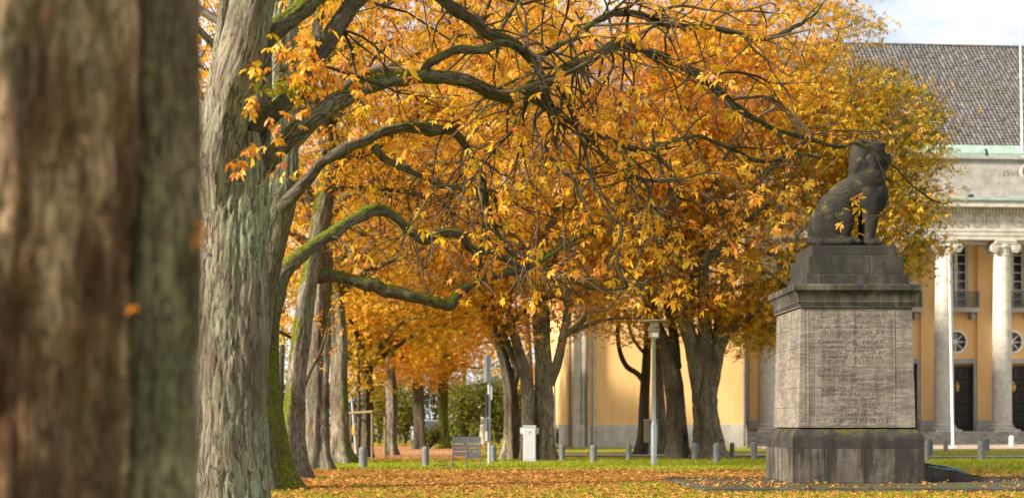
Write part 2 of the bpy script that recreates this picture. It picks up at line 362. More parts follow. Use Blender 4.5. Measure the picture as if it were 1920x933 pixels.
# ------------------------------------------------------------------ ground
def ground_mat():
    g = NT('lawn_ground'); v = g.world_pos()
    n = g.noise(v, 0.35, 6, 0.6); f = g.noise(v, 9.0, 6, 0.7); f2 = g.noise(g.world_pos((1, 1, 1)), 40.0, 4, 0.7)
    c = g.ramp(f, [(0.28, (0.060, 0.085, 0.006)), (0.50, (0.20, 0.25, 0.010)), (0.72, (0.37, 0.40, 0.022))])
    c = g.mix(g.ramp(n, [(0.42, 0.0), (0.66, 0.55)]), c, (0.30, 0.24, 0.055))
    c = g.mix(g.ramp(f2, [(0.45, 0.0), (0.62, 0.6)]), c, (0.06, 0.075, 0.012))
    return g.bsdf(c, 0.95, bump=f, bstr=0.7, bdist=0.05, spec=0.1)
def gravel_mat(name, c0, c1):
    g = NT(name); v = g.world_pos(); n = g.noise(v, 0.5, 5, 0.6); f = g.noise(v, 22.0, 5, 0.75)
    c = g.ramp(f, [(0.3, c0), (0.65, c1)]); c = g.mix(g.ramp(n, [(0.5, 0.0), (0.68, 0.5)]), c, (0.36, 0.20, 0.10))
    return g.bsdf(c, 0.95, bump=f, bstr=0.5, bdist=0.02, spec=0.15)
M['ground'] = ground_mat()
M['gravel'] = gravel_mat('gravel_forecourt', (0.27, 0.22, 0.175), (0.46, 0.39, 0.32))
M['paving'] = gravel_mat('path_paving', (0.27, 0.255, 0.23), (0.38, 0.36, 0.33))
def sheet(name, pts, z, mat):
    V = np.array([[x, y, z] for x, y in pts], dtype=float)
    o = link(name, mk_mesh(name, V, [np.arange(len(V))[None, :]], smooth=False), mat, kind='structure'); return o
# ground with a little relief near, flat beyond
gx = np.concatenate([[-900, -300, -100], np.linspace(-45, 60, 106), [110, 300, 900]]); gy = np.concatenate([[-300, -60], np.linspace(-5, 100, 106), [130, 300, 1500]])
GX, GY = np.meshgrid(gx, gy); GZ = (fbm(np.stack([GX.ravel() * 0.5, GY.ravel() * 0.5, GX.ravel() * 0], 1), 3) - 0.5) * 0.05
GZ = np.where((np.abs(GX.ravel() - 7) < 60) & (GY.ravel() < 101), GZ, 0) - 0.015
nx = len(gx); ii = np.arange(len(gy) - 1)[:, None] * nx + np.arange(nx - 1)[None, :]
link('ground', mk_mesh('ground', np.stack([GX.ravel(), GY.ravel(), GZ], 1), [np.stack([ii, ii + 1, ii + 1 + nx, ii + nx], -1).reshape(-1, 4)]), M['ground'], kind='structure')
sheet('gravel_forecourt', [(13, 71.5), (60, 73.5), (60, 100), (13, 96)], 0.025, M['gravel'])
sheet('gravel_path', [(0.5, 57.5), (16.5, 57.2), (16.5, 62.0), (0.5, 61.0)], 0.027, M['gravel'])
sheet('paved_path', [(13.5, 55.2), (60, 58.8), (60, 60.4), (13.5, 56.6)], 0.031, M['paving'])
M['litter_path'] = gravel_mat('leafy_path', (0.20, 0.10, 0.045), (0.48, 0.27, 0.13))
sheet('avenue_path', [(-14, 54), (-1.5, 53.5), (-2.5, 80), (-17, 84)], 0.022, M['litter_path'])

# ------------------------------------------------------------------ building
BA = math.radians(4.3); BO = np.array([810 / F_PX * 91.5, 91.5]); BN = np.array([-math.sin(BA), math.cos(BA)]); BX = np.array([math.cos(BA), math.sin(BA)])
def bl(px, py, ly):                      # photo pixel on the facade plane at local depth ly -> (local x, z)
    u = (px - CX) / F_PX; Y = (ly + BO @ BN) / (u * BN[0] + BN[1])
    Pw = np.array([u * Y, Y]); return (Pw - BO) @ BX, EYE + (HY - py) / F_PX * Y
BLD = thing('columned_building', 'pale orange neoclassical public building with Ionic columns, stone attic and grey tiled roof', 'building', (BO[0], BO[1], 0), BA)
SP = 3.84; ZP = 0.78; XL = bl(1399, 0, -0.8)[0]; XR = 13.5
def bpart(name, mat, *a, bevel=0.0, parent=None): return pbox(name, mat, parent or BLD, *a, bevel=bevel)
# steps
for k in range(5):
    z1 = ZP - k * 0.156; run = 0.36 * k
    bpart('step', M['step_stone'], XL - 0.9 - run * 0.8, XR + 2, -1.05 - run, 3.0 - 0.01 * k, z1 - 0.156 - (0.03 if k == 4 else -0.0), z1 - 0.004, bevel=0.012)
# back wall with real openings: strips around doors, oculi, windows
LY = 2.8; bays = [1.92 + SP * k for k in range(-4, 3)]
bm = bmesh.new()
zs = [(0.0, 0.70), (5.25, 5.85), (7.55, 9.0), (13.1, 15.6)]
DW, WW = 1.15, 0.78
for (a, b) in zs: box(bm, XL - 6, XR, LY, LY + 0.4, a, b)
def fill_between(z0, z1, hw):
    edges = [XL - 6] + [e for c in bays for e in (c - hw, c + hw)] + [XR]
    for i in range(0, len(edges), 2): box(bm, edges[i], edges[i + 1], LY, LY + 0.4, z0, z1)
fill_between(0.70, 5.25, DW); fill_between(5.85, 7.55, 0.85); fill_between(9.0, 13.1, WW)
link('portico_wall', bm_mesh('portico_wall', bm), M['plaster'], BLD)
# oculus panels: square plates with a round hole
def ring_plate(cx, cz, hw, hz, r, y, seg=40):
    bm = bmesh.new(); A = []; B = []
    for i in range(seg):
        t = 2 * math.pi * i / seg; c, s = math.cos(t), math.sin(t)
        k = min(hw / max(abs(c), 1e-6), hz / max(abs(s), 1e-6))
        A.append(bm.verts.new((cx + c * r, y, cz + s * r))); B.append(bm.verts.new((cx + c * k, y, cz + s * k)))
    D = [bm.verts.new((v.co.x, y + 0.35, v.co.z)) for v in A]
    for i in range(seg):
        j = (i + 1) % seg; bm.faces.new((A[i], A[j], B[j], B[i])); bm.faces.new((A[j], A[i], D[i], D[j]))
    return bm
def torus_ring(bm, cx, y, cz, Rr, r, seg=36, s2=8):
    rings = []
    for i in range(seg):
        t = 2 * math.pi * i / seg
        rings.append([bm.verts.new((cx + (Rr + r * math.cos(2*math.pi*k/s2)) * math.cos(t), y + r * math.sin(2*math.pi*k/s2), cz + (Rr + r * math.cos(2*math.pi*k/s2)) * math.sin(t))) for k in range(s2)])
    for i in range(seg):
        A, B = rings[i], rings[(i + 1) % seg]
        for k in range(s2): bm.faces.new((A[k], B[k], B[(k + 1) % s2], A[(k + 1) % s2]))
share = {}
def once(key, make):
    if key not in share: share[key] = make()
    return share[key]
def at(name, me, mat, parent, loc):
    o = link(name, me, mat, parent); o.location = loc; return o
def mk_box(*a, bevel=0.0):
    bm = bmesh.new(); box(bm, *a, bevel=bevel); return bm_mesh('piece', bm)
for c in bays[:]:
    if c < XL - 1: continue
    # door
    d = at('door', once('dleaf', lambda: mk_box(-DW + 0.02, DW - 0.02, 0.18, 0.26, ZP - 0.02, 5.08)), M['door_black'], BLD, (c, LY, 0))
    for sx in (-1, 1):
        for kz in range(5):
            at('door_panel', once('dpan', lambda: mk_box(-0.36, 0.36, 0.12, 0.185, -0.30, 0.30, bevel=0.04)), M['door_panel'], d, (sx * 0.54, 0, 1.35 + kz * 0.80))
            at('rosette', once('dros', lambda: mk_box(-0.13, 0.13, 0.075, 0.125, -0.13, 0.13, bevel=0.05)), M['door_black'], d, (sx * 0.54, 0, 1.35 + kz * 0.80))
    def dframe():
        bm = bmesh.new(); 
        box(bm, -DW - 0.33, -DW, -0.14, 0.30, ZP, 5.25, bevel=0.015); box(bm, DW, DW + 0.33, -0.14, 0.30, ZP, 5.25, bevel=0.015); box(bm, -DW - 0.36, DW + 0.36, -0.16, 0.30, 5.254, 5.58, bevel=0.015)
        return bm_mesh('frame', bm)
    at('door_surround', once('dfr', dframe), M['bld_stone_grey'], BLD, (c, LY, 0))
    # oculus
    bm = ring_plate(c, 6.70, 0.845, 0.845, 0.70, LY + 0.001); link('oculus_wall', bm_mesh('oculus_wall', bm), M['plaster'], BLD)
    def ofr():
        bm = bmesh.new(); torus_ring(bm, 0, 0, 0, 0.72, 0.075)
        for k in range(4):
            t = math.pi * k / 4; cyl(bm, (-0.68 * math.cos(t), 0.12, -0.68 * math.sin(t)), (0.68 * math.cos(t), 0.12, 0.68 * math.sin(t)), 0.030, seg=6)
        cyl(bm, (0, 0.16, 0), (0, 0.07, 0), 0.09, seg=14)
        return bm_mesh('frame', bm)
    w = at('round_window', once('ofr', ofr), M['white_paint'], BLD, (c, LY, 6.70))
    for k in range(8):
        def opane():
            bm = bmesh.new(); pts = [(0.05, 0.03)] + [(0.66 * math.cos(t), 0.66 * math.sin(t)) for t in np.linspace(0.03, math.pi / 4 - 0.03, 7)]
            A = [bm.verts.new((x, 0.16, z)) for x, z in pts]; B = [bm.verts.new((x, 0.175, z)) for x, z in pts]
            bm.faces.new(A); bm.faces.new(B[::-1])
            for i in range(len(A)): bm.faces.new((A[i], B[i], B[(i+1) % len(A)], A[(i+1) % len(A)]))
            return bm_mesh('pane', bm)
        o = at('pane', once('opane', opane), M['glass'], w, (0, 0, 0)); o.rotation_euler = (0, -k * math.pi / 4, 0)
    # tall window
    def wfr():
        bm = bmesh.new()
        for x0, x1 in ((-WW, -WW + 0.12), (WW - 0.12, WW), (-0.11, 0.11)): box(bm, x0, x1, 0.06, 0.24, 9.0, 13.08)
        box(bm, -WW, WW, 0.07, 0.23, 12.98, 13.09)
        for k in range(1, 7): 
            z = 9.0 + k * 0.58; box(bm, -WW + 0.1, -0.1, 0.11, 0.2, z - 0.03, z + 0.03); box(bm, 0.1, WW - 0.1, 0.11, 0.2, z - 0.03, z + 0.03)
        box(bm, -WW - 0.09, -WW, -0.04, 0.2, 9.0, 13.14); box(bm, WW, WW + 0.09, -0.04, 0.2, 9.0, 13.14)
        return bm_mesh('frame', bm)
    w = at('tall_window', once('wfr', wfr), M['frame_paint'], BLD, (c, LY, 0))
    for sx in (-1, 1):
        for kz in range(7):
            at('pane', once('wpane', lambda: mk_box(-0.27, 0.27, 0.15, 0.165, -0.275, 0.275)), M['glass'], w, (sx * 0.385, 0, 9.29 + kz * 0.58))
    # balcony
    b = at('balcony', once('bslab', lambda: mk_box(-1.30, 1.30, -0.75, 0.0, 8.62, 8.93, bevel=0.02)), M['bld_stone_grey'], BLD, (c, LY - 0.003, 0))
    for sx in (-1, 1): at('bracket', once('bbr', lambda: mk_box(-0.13, 0.13, -0.55, -0.003, 8.18, 8.616, bevel=0.03)), M['bld_stone_grey'], b, (sx * 0.95, 0, 0))
    def rail():
        bm = bmesh.new()
        box(bm, -1.28, 1.28, -0.73, -0.67, 9.92, 9.99); box(bm, -1.28, 1.28, -0.72, -0.68, 9.0, 9.05)
        for sx in (-1, 1): box(bm, sx * 1.25 - 0.03, sx * 1.25 + 0.03, -0.665, -0.02, 9.92, 9.985); box(bm, sx * 1.24 - 0.04, sx * 1.24 + 0.04, -0.74, -0.66, 8.93, 10.0)
        for k in range(21): cyl(bm, (-1.15 + 0.115 * k, -0.70, 9.04), (-1.15 + 0.115 * k, -0.70, 9.93), 0.022, seg=6)
        for sx in (-1, 1):
            for k in range(5): cyl(bm, (sx * 1.25, -0.12 - 0.12 * k, 8.94), (sx * 1.25, -0.12 - 0.12 * k, 9.93), 0.02, seg=6)
        return bm_mesh('railing', bm)
    at('railing', once('rail', rail), M['rail_grey'], b, (0, 0, 0))
    # wall plate right of the door
    at('wall_lamp', once('wlamp', lambda: mk_box(-0.09, 0.09, -0.14, -0.003, 3.25, 4.55, bevel=0.03)), M['white_paint'], BLD, (c + 1.92 - 0.02, LY, 0))
    def lant():
        bm = bmesh.new(); lathe(bm, [(0.0, -0.32), (0.09, -0.28), (0.16, 0.0), (0.17, 0.10), (0.05, 0.22), (0.02, 0.36), (0.0, 0.36)], 12, (0, -0.3)); cyl(bm, (0, -0.3, 0.3), (0, 0.12, 0.42), 0.02, seg=6)
        return bm_mesh('lantern', bm)
    at('door_lantern', once('lant', lant), M['brass'], BLD, (c - 0.05, LY, 3.7))
# columns, pilasters behind them
def shaft_mesh():
    bm = bmesh.new(); H = 12.12; pr = []
    for k in range(25):
        t = k / 24; pr.append((0.625 - 0.105 * t ** 1.6, 1.22 + (H - 1.22) * t))
    lathe(bm, pr, 36); return bm_mesh('shaft', bm, True)
def base_mesh():
    bm = bmesh.new(); box(bm, -0.86, 0.86, -0.86, 0.86, ZP, ZP + 0.14, bevel=0.01)
    lathe(bm, [(0.80, ZP + 0.143), (0.86, ZP + 0.20), (0.80, ZP + 0.27), (0.70, ZP + 0.29), (0.67, ZP + 0.34), (0.74, ZP + 0.37), (0.74, ZP + 0.42), (0.63, ZP + 0.46)], 36); return bm_mesh('base', bm)
def cap_mesh():
    bm = bmesh.new(); lathe(bm, [(0.52, 12.05), (0.57, 12.10), (0.53, 12.16), (0.55, 12.45), (0.66, 12.62), (0.66, 12.78)], 36)
    box(bm, -0.74, 0.74, -0.66, 0.66, 12.80, 12.92, bevel=0.01); box(bm, -0.68, 0.68, -0.70, 0.70, 12.925, 13.04, bevel=0.01)
    for sx in (-1, 1):
        cyl(bm, (sx * 0.70, -0.58, 12.52), (sx * 0.70, 0.58, 12.52), 0.20, seg=24)
        for rr, n in ((0.31, 0), (0.21, 0.03), (0.11, 0.05)):
            cyl(bm, (sx * 0.70, -0.60 - n, 12.52), (sx * 0.70, -0.50, 12.52), rr, seg=28); cyl(bm, (sx * 0.70, 0.50, 12.52), (sx * 0.70, 0.60 + n, 12.52), rr, seg=28)
            torus_ring(bm, sx * 0.70, -0.61 - n, 12.52, rr - 0.025, 0.03, 24, 6)
    box(bm, -0.60, 0.60, -0.585, 0.585, 12.62, 12.81); return bm_mesh('capital', bm)
for k in range(-3, 4):
    x = SP * k
    if x < XL + 0.2: continue
    cobj = at('column', once('shaft', shaft_mesh), M['bld_stone'], BLD, (x, 0, 0))
    at('base', once('cbase', base_mesh), M['bld_stone'], cobj, (0, 0, 0)); at('capital', once('ccap', cap_mesh), M['bld_stone'], cobj, (0, 0, 0))
    at('pilaster', once('pil', lambda: mk_box(-0.55, 0.55, -0.20, -0.002, 1.5, 13.04)), M['plaster'], BLD, (x, LY, 0))
    at('pilaster_base', once('pilb', lambda: mk_box(-0.65, 0.65, -0.28, -0.004, ZP, 1.495, bevel=0.02)), M['bld_stone_grey'], BLD, (x, LY, 0))
# entablature
EX0, EX1 = XL - 0.6, XR
bpart('architrave', M['bld_stone'], EX0, EX1, -0.62, 0.55, 13.045, 13.30)
bpart('fascia', M['bld_stone'], EX0, EX1, -0.66, 0.55, 13.303, 13.56)
bpart('fascia', M['bld_stone'], EX0, EX1, -0.70, 0.55, 13.563, 13.66)
fr = bpart('frieze', M['bld_stone'], EX0, EX1, -0.62, 0.55, 13.663, 14.72)
bpart('portico_ceiling', M['white_paint'], EX0 + 0.1, EX1, 0.56, LY - 0.004, 13.10, 13.25)
for word, a, b in (('LANDTAG', 1684, 1806), ('DES', 1826, 1874), ('G', 1897, 1918)):
    x0, zb = bl(a, 426, -0.62); x1, zt = bl(b, 403, -0.62)
    o = link('lettering', text_mesh(word, x1 - x0, zt - zb, 0.03, -0.012), M['engraving_shade'], fr, kind='stuff'); o.location = (x0, -0.622, zb)
bm = bmesh.new(); x = EX0 + 0.1
while x < EX1 - 0.1: box(bm, x, x + 0.13, -0.92, -0.64, 14.76, 15.02); x += 0.22
link('dentils', bm_mesh('dentils', bm), M['bld_stone'], BLD, kind='stuff')
bpart('cornice_bed', M['bld_stone'], EX0, EX1, -0.80, 0.55, 14.723, 14.757)
bpart('cornice_bed', M['bld_stone'], EX0, EX1, -0.78, 0.55, 14.76, 15.03)
bpart('cornice', M['bld_stone'], EX0, EX1, -1.35, 0.55, 15.034, 15.42, bevel=0.03)
bpart('cornice_flashing', M['copper'], EX0, EX1, -1.48, 0.55, 15.424, 15.60, bevel=0.02)
# attic with stone slabs
zc = 15.605
for r, (h, off) in enumerate(((0.28, 0.0), (0.86, 1.1), (0.86, 0.0), (0.66, 1.4))):
    x = EX0
    first = True
    while x < EX1 - 0.2:
        w = (2.2 if not first else 2.2 - off) if off < 2.2 else 2.2; first = False
        bpart('stone_slab', M['bld_stone_grey'], x + 0.004, min(x + w, EX1) - 0.004, (-0.30 if r == 0 else -0.10) , 0.5, zc, zc + h - 0.006, bevel=0.006)
        x += w
    zc += h
bpart('coping', M['bld_stone_grey'], EX0, EX1, -0.30, 0.6, zc, zc + 0.20, bevel=0.02)
ZA = zc + 0.20
x0, zb = bl(1880, 329, -0.10); x1, zt = bl(1907, 319, -0.10)
o = link('lettering', text_mesh('1914', x1 - x0, zt - zb, 0.03, -0.01), M['engraving_shade'], BLD); o.location = (x0, -0.108, zb)
cx, cz = bl(1927, 322, -0.10); bm = bmesh.new(); torus_ring(bm, cx, -0.12, cz, 0.42, 0.12, 24, 8); torus_ring(bm, cx, -0.12, cz - 0.05, 0.18, 0.08, 16, 8)
for k in range(3): cyl(bm, (cx - 0.3 + 0.3 * k, -0.12, cz + 0.62), (cx - 0.3 + 0.3 * k, -0.12, cz + 0.86), 0.10, 0.03, seg=8)
link('carved_emblem', bm_mesh('carved_emblem', bm), M['bld_stone_grey'], BLD)
# copper gutter boxes
for a, b in ((1560, 1846), (1854, 2010)):
    xa, xb = bl(a, 0, 0.2)[0], bl(b, 0, 0.2)[0]; bm = bmesh.new()
    prof = [(0.05, ZA + 0.002), (0.02, ZA + 0.25), (0.30, ZA + 0.72), (0.62, ZA + 0.86), (1.5, ZA + 0.80), (1.5, ZA + 0.002)]
    A = [bm.verts.new((xa, y, z)) for y, z in prof]; B = [bm.verts.new((xb, y, z)) for y, z in prof]
    bm.faces.new(A); bm.faces.new(B[::-1])
    for i in range(len(A)): bm.faces.new((A[i], B[i], B[(i + 1) % len(A)], A[(i + 1) % len(A)]))
    link('copper_gutter', bm_mesh('copper_gutter', bm), M['copper'], BLD)
fx, fz = bl(1820, 360, -0.9); bm = bmesh.new(); cyl(bm, (fx - 0.16, -0.9, 15.74), (fx + 0.16, -0.9, 15.74), 0.16, seg=12); box(bm, fx - 0.05, fx + 0.05, -0.95, -0.85, 15.60, 15.66)
link('floodlight', bm_mesh('floodlight', bm), M['dark_metal'], BLD)
# roof of wavy tiles: real geometry, one joined part
EY, EZ, RY, RZ = 0.9, ZA + 0.55, 0.0, 0.0
u = 0.265; slope = 1.0; v0 = (HY - 85) / F_PX
Rdy = (EYE + v0 * (91.5 + 0.0) - EZ - v0 * -1.0 * 0 + v0 * EY) / (slope - v0) if False else None
RY = (EYE + v0 * 91.5 - EZ + slope * EY) / (slope - v0); RZ = EZ + slope * (RY - EY)
RX0, RX1 = XL - 4.0, XR - 1.5
ncol = int((RX1 - RX0) / 0.285); nrow = int(math.hypot(RY - EY, RZ - EZ) / 0.34)
sx_ = np.linspace(0, 1, 7)[:-1]; xs = np.concatenate([RX0 + (i + sx_) * 0.285 for i in range(ncol)])
hp = np.tile(0.055 * np.sin(2 * np.pi * sx_) + 0.02 * np.cos(4 * np.pi * sx_), ncol)
tilt = R.normal(0, 0.012, (nrow, ncol)); dd = np.array([0, RY - EY, RZ - EZ]); dd /= np.linalg.norm(dd); nn = np.array([0, -dd[2], dd[1]])
Vs, Fs = [], []; nxs = len(xs); Lr = math.hypot(RY - EY, RZ - EZ) / nrow
for r in range(nrow):
    base = np.array([0, EY, EZ]) + dd * Lr * r; jit = np.repeat(tilt[r], 6)
    for (s, h) in ((-0.02, -0.02), (0.0, 0.075), (Lr * 1.02, 0.01)):
        p = np.zeros((nxs, 3)); p[:, 0] = xs; p += base + dd * s; p += nn[None] * (hp + h + jit)[:, None]; Vs.append(p)
    k0 = r * 3 * nxs; a = np.arange(nxs - 1)
    for q in (0, 1):
        Fs.append(np.stack([k0 + q * nxs + a, k0 + q * nxs + a + 1, k0 + (q + 1) * nxs + a + 1, k0 + (q + 1) * nxs + a], 1))
link('roof_tiles', mk_mesh('roof_tiles', np.concatenate(Vs), [np.concatenate(Fs)], smooth=False), M['tile'], BLD, kind='stuff')
bm = bmesh.new()
for i in range(int((RX1 - RX0) / 0.4)): cyl(bm, (RX0 + 0.4 * i, RY, RZ + 0.03), (RX0 + 0.4 * i + 0.41, RY, RZ + 0.05), 0.13, 0.11, seg=8)
link('ridge_tiles', bm_mesh('ridge_tiles', bm), M['tile'], BLD, kind='stuff')
bm = bmesh.new(); A = [(RX0, EY, EZ - 0.15), (RX0, RY, RZ - 0.15), (RX0, 2 * RY - EY, EZ - 0.15)]
va = [bm.verts.new(p) for p in A]; vb = [bm.verts.new((RX1, p[1], p[2])) for p in A]
bm.faces.new(va); bm.faces.new(vb[::-1]); bm.faces.new((va[0], va[1], vb[1], vb[0])); bm.faces.new((va[1], va[2], vb[2], vb[1])); bm.faces.new((va[2], va[0], vb[0], vb[2]))
link('roof_core', bm_mesh('roof_core', bm), M['dark_metal'], BLD)
bpart('upper_wall', M['plaster'], RX0 + 0.3, RX1 - 0.3, LY + 0.41, 2 * RY - EY - 0.5, 0.0, EZ - 0.16)
# wing on the left, standing forward
WY = -11.8; wx0, wx1 = bl(1062, 0, WY)[0], bl(1397, 0, WY)[0]
bpart('wing_wall', M['plaster'], wx0, wx1, WY, 6.0, 1.25, 15.0)
x = wx0 - 0.08
while x < wx1:
    w = min(2.05, wx1 + 0.08 - x); bpart('plinth_block', M['bld_stone'], x + 0.004, x + w - 0.004, WY - 0.10, WY + 0.3, -0.05, 1.245, bevel=0.008); x += w
y = WY + 0.31
while y < 5.5: bpart('plinth_block', M['bld_stone'], wx0 - 0.08, wx0 + 0.2, y + 0.004, y + 2.0, -0.05, 1.245, bevel=0.008); y += 2.004
for a, b, d, m in ((1074, 1088, 0.22, 'bld_stone'), (1090, 1104, 0.30, 'bld_stone'), (1112, 1117, 0.10, 'bld_stone')):
    xa, xb = bl(a, 0, WY)[0], bl(b, 0, WY)[0]; bpart('stone_pilaster', M[m], xa, xb, WY - d, WY - 0.002, 1.25, 14.5); bpart('pilaster_plinth', M['bld_stone'], xa - 0.05, xb + 0.05, WY - d - 0.1, WY - 0.104, -0.05, 1.24, bevel=0.01)
for a in (1067, 1097.5, 1393): 
    xa = bl(a, 0, WY)[0]; bm = bmesh.new(); cyl(bm, (xa, WY - 0.38, 0.05), (xa, WY - 0.38, 14.6), 0.075, seg=10)
    for z in (1.2, 4, 7, 10, 13): cyl(bm, (xa, WY - 0.38, z - 0.05), (xa, WY - 0.38, z + 0.05), 0.10, seg=10); box(bm, xa - 0.03, xa + 0.03, WY - 0.36, WY - 0.0, z - 0.02, z + 0.02)
    link('downpipe', bm_mesh('downpipe', bm), M['pipe'], BLD)
bpart('wing_cornice', M['bld_stone'], wx0 - 0.5, wx1 + 0.5, WY - 0.6, 6.0, 15.004, 15.5, bevel=0.03)
bm = bmesh.new(); A = [bm.verts.new(p) for p in ((wx0 - 0.5, WY - 0.6, 15.504), (wx1 + 0.5, WY - 0.6, 15.504), (wx1 + 0.5, 6.0, 15.504), (wx0 - 0.5, 6.0, 15.504))]
xm = (wx0 + wx1) / 2; T = [bm.verts.new((xm, WY + 4.5, 19.5)), bm.verts.new((xm, 2.0, 19.5))]
bm.faces.new((A[0], A[1], T[0])); bm.faces.new((A[1], A[2], T[1], T[0])); bm.faces.new((A[2], A[3], T[1])); bm.faces.new((A[3], A[0], T[0], T[1])); bm.faces.new(A[::-1])
link('wing_roof', bm_mesh('wing_roof', bm), M['tile'], BLD)

# ------------------------------------------------------------------ monument
MY = 30.55; ML, MR = P(1482, 912, MY)[0], P(1732, 912, MY)[0]; MW = MR - ML; MD = 2.80
MC = ((ML + MR) / 2, MY + MD / 2); MA = math.radians(1.5)
MON = thing('monument_pedestal', 'tall tapering limestone pedestal with carved inscription and black stained base carrying the lion', 'monument', (MC[0], MC[1], 0), MA)
hw, hd = MW / 2, MD / 2
# dark slab it stands on
SLB = thing('base_slab', 'low dark stone slab strewn with leaves under the lion pedestal', 'slab', (MC[0], MC[1], 0), MA)
xs_ = [-3.7, -2.2, -0.7, 0.9, 2.6, 4.8]
for a, b in zip(xs_[:-1], xs_[1:]): pbox('stone_plate', M['slab'], SLB, a + 0.006, b - 0.006, -hd - 2.25, hd + 0.9, -0.08, 0.085, bevel=0.015)
# base: lower course of blocks, rounded upper course
ZB0, ZB1, ZB2 = 0.088, 0.83, 1.27
def block(parent, mat, x0, x1, y0, y1, z0, z1, bev=0.012, name='stone_block'): return pbox(name, mat, parent, x0, x1, y0, y1, z0, z1, bevel=bev)
cutx = [-hw, -hw + 0.70, 0.15, hw]
for a, b in zip(cutx[:-1], cutx[1:]):
    for c, d in ((-hd, 0), (0, hd)): block(MON, M['mon_base'], a + 0.003, b - 0.003, c + 0.003, d - 0.003, ZB0, ZB1 - 0.004)
def bull_block(x0, x1, y0, y1, z0, z1, rl, rr, rf, rb):
    """block whose outer top edges are rounded with radius r on the given sides"""
    bm = bmesh.new(); n = 8; r = 0.27
    def inset(t): return r - math.sqrt(max(0, r * r - t * t))
    rings = []
    for k in range(n + 1):
        t = r * k / n; i = inset(t); z = z1 - r + t
        rings.append([(x0 + i * rl, y0 + i * rf, z), (x1 - i * rr, y0 + i * rf, z), (x1 - i * rr, y1 - i * rb, z), (x0 + i * rl, y1 - i * rb, z)])
    rings.insert(0, [(x0, y0, z0), (x1, y0, z0), (x1, y1, z0), (x0, y1, z0)])
    RV = [[bm.verts.new(p) for p in q] for q in rings]
    for A, B in zip(RV[:-1], RV[1:]):
        for i in range(4): bm.faces.new((A[i], A[(i + 1) % 4], B[(i + 1) % 4], B[i]))
    bm.faces.new(RV[-1]); bm.faces.new(RV[0][::-1]); return bm
cutx = [-hw, -0.55, hw]
for i, (a, b) in enumerate(zip(cutx[:-1], cutx[1:])):
    for j, (c, d) in enumerate(((-hd, 0), (0, hd))):
        bm = bull_block(a + 0.003, b - 0.003, c + 0.003, d - 0.003, ZB1, ZB2, i == 0, i == 1, j == 0, j == 1)
        link('rounded_stone_block', bm_mesh('rounded_stone_block', bm), M['mon_crust'], MON)
# shaft: six courses, tapering
ZS0, ZS1 = ZB2 + 0.004, 3.86; nC = 6; sw0, sw1 = 1.275, 1.215
ch = (ZS1 - ZS0) / nC
def taper_block(x0, x1, y0, y1, z0, z1, t0, t1):
    bm = bmesh.new(); vs = []
    for z, t in ((z0, t0), (z1, t1)):
        vs += [bm.verts.new((x * t, y * t, z)) for x, y in ((x0, y0), (x1, y0), (x1, y1), (x0, y1))]
    fs = [bm.faces.new([vs[i] for i in f]) for f in ((3,2,1,0),(4,5,6,7),(0,1,5,4),(1,2,6,5),(2,3,7,6),(3,0,4,7))]
    bmesh.ops.bevel(bm, geom=bm.edges[:], offset=0.006, segments=1, affect='EDGES'); return bm
for k in range(nC):
    z0, z1 = ZS0 + k * ch, ZS0 + (k + 1) * ch - 0.004; t0 = sw0 + (sw1 - sw0) * k / nC; t1 = sw0 + (sw1 - sw0) * (k + 1) / nC
    cuts = [-1, -0.60, -0.02, 0.66, 1] if k % 2 else [-1, -0.54, 0.70, 1]
    if k == 0: cuts = [-1, -0.66, 0.72, 1]
    for a, b in zip(cuts[:-1], cuts[1:]):
        for c, d in ((-1, 0.0), (0.0, 1)):
            bm = taper_block(a + 0.0015, b - 0.0015, c + 0.0015, d - 0.0015, z0, z1, t0, t1); link('stone_block', bm_mesh('stone_block', bm), M['mon_shaft'], MON)
# raised carved panel frame and inscription on the front
def sz(px, py):                                    # pixel on the shaft front -> local x, z
    p = P(px, py, MY + 0.12); return (p[0] - MC[0]) , p[2]
def front_y(z): return -(sw0 + (sw1 - sw0) * (z - ZS0) / (ZS1 - ZS0)) * 1.0
def strip(px0, px1, py0, py1, name='carved_strip', proud=0.005):
    x0, z1 = sz(px0, py0); x1, z0 = sz(px1, py1); bm = bmesh.new()
    vs = [bm.verts.new(p) for p in ((x0, front_y(z0) - proud, z0), (x1, front_y(z0) - proud, z0), (x1, front_y(z1) - proud, z1), (x0, front_y(z1) - proud, z1),
                                    (x0, front_y(z0) + 0.05, z0), (x1, front_y(z0) + 0.05, z0), (x1, front_y(z1) + 0.05, z1), (x0, front_y(z1) + 0.05, z1))]
    for f in ((0,1,2,3),(0,4,5,1),(1,5,6,2),(2,6,7,3),(3,7,4,0)): bm.faces.new([vs[i] for i in f])
    link(name, bm_mesh(name, bm), M['mon_shaft'], MON)
for a in ((1504, 1507, 580, 797), (1512, 1514, 582, 796), (1674, 1677, 580, 797), (1507, 1674, 794, 797), (1507, 1674, 578, 581)): strip(*a)
def carve(s, px0, px1, py0, py1):
    x0, zb = sz(px0, py1); x1, zt = sz(px1, py0)
    o = link('lettering', text_mesh(s, x1 - x0, zt - zb, 0.007, -0.012), M['mon_shaft'], MON, kind='stuff'); o.location = (x0, front_y((zb + zt) / 2) - 0.003, zb)
    o.rotation_euler = (-math.atan2(sw0 - sw1, ZS1 - ZS0), 0, 0)
carve('CHAMPAGNE - RIPONT', 1531, 1656, 636, 643)
carve('5. MÄRZ - 2. MAI 15', 1538, 1650, 663, 671)
carve('MERCKEGHEM', 1531, 1600, 699, 705)
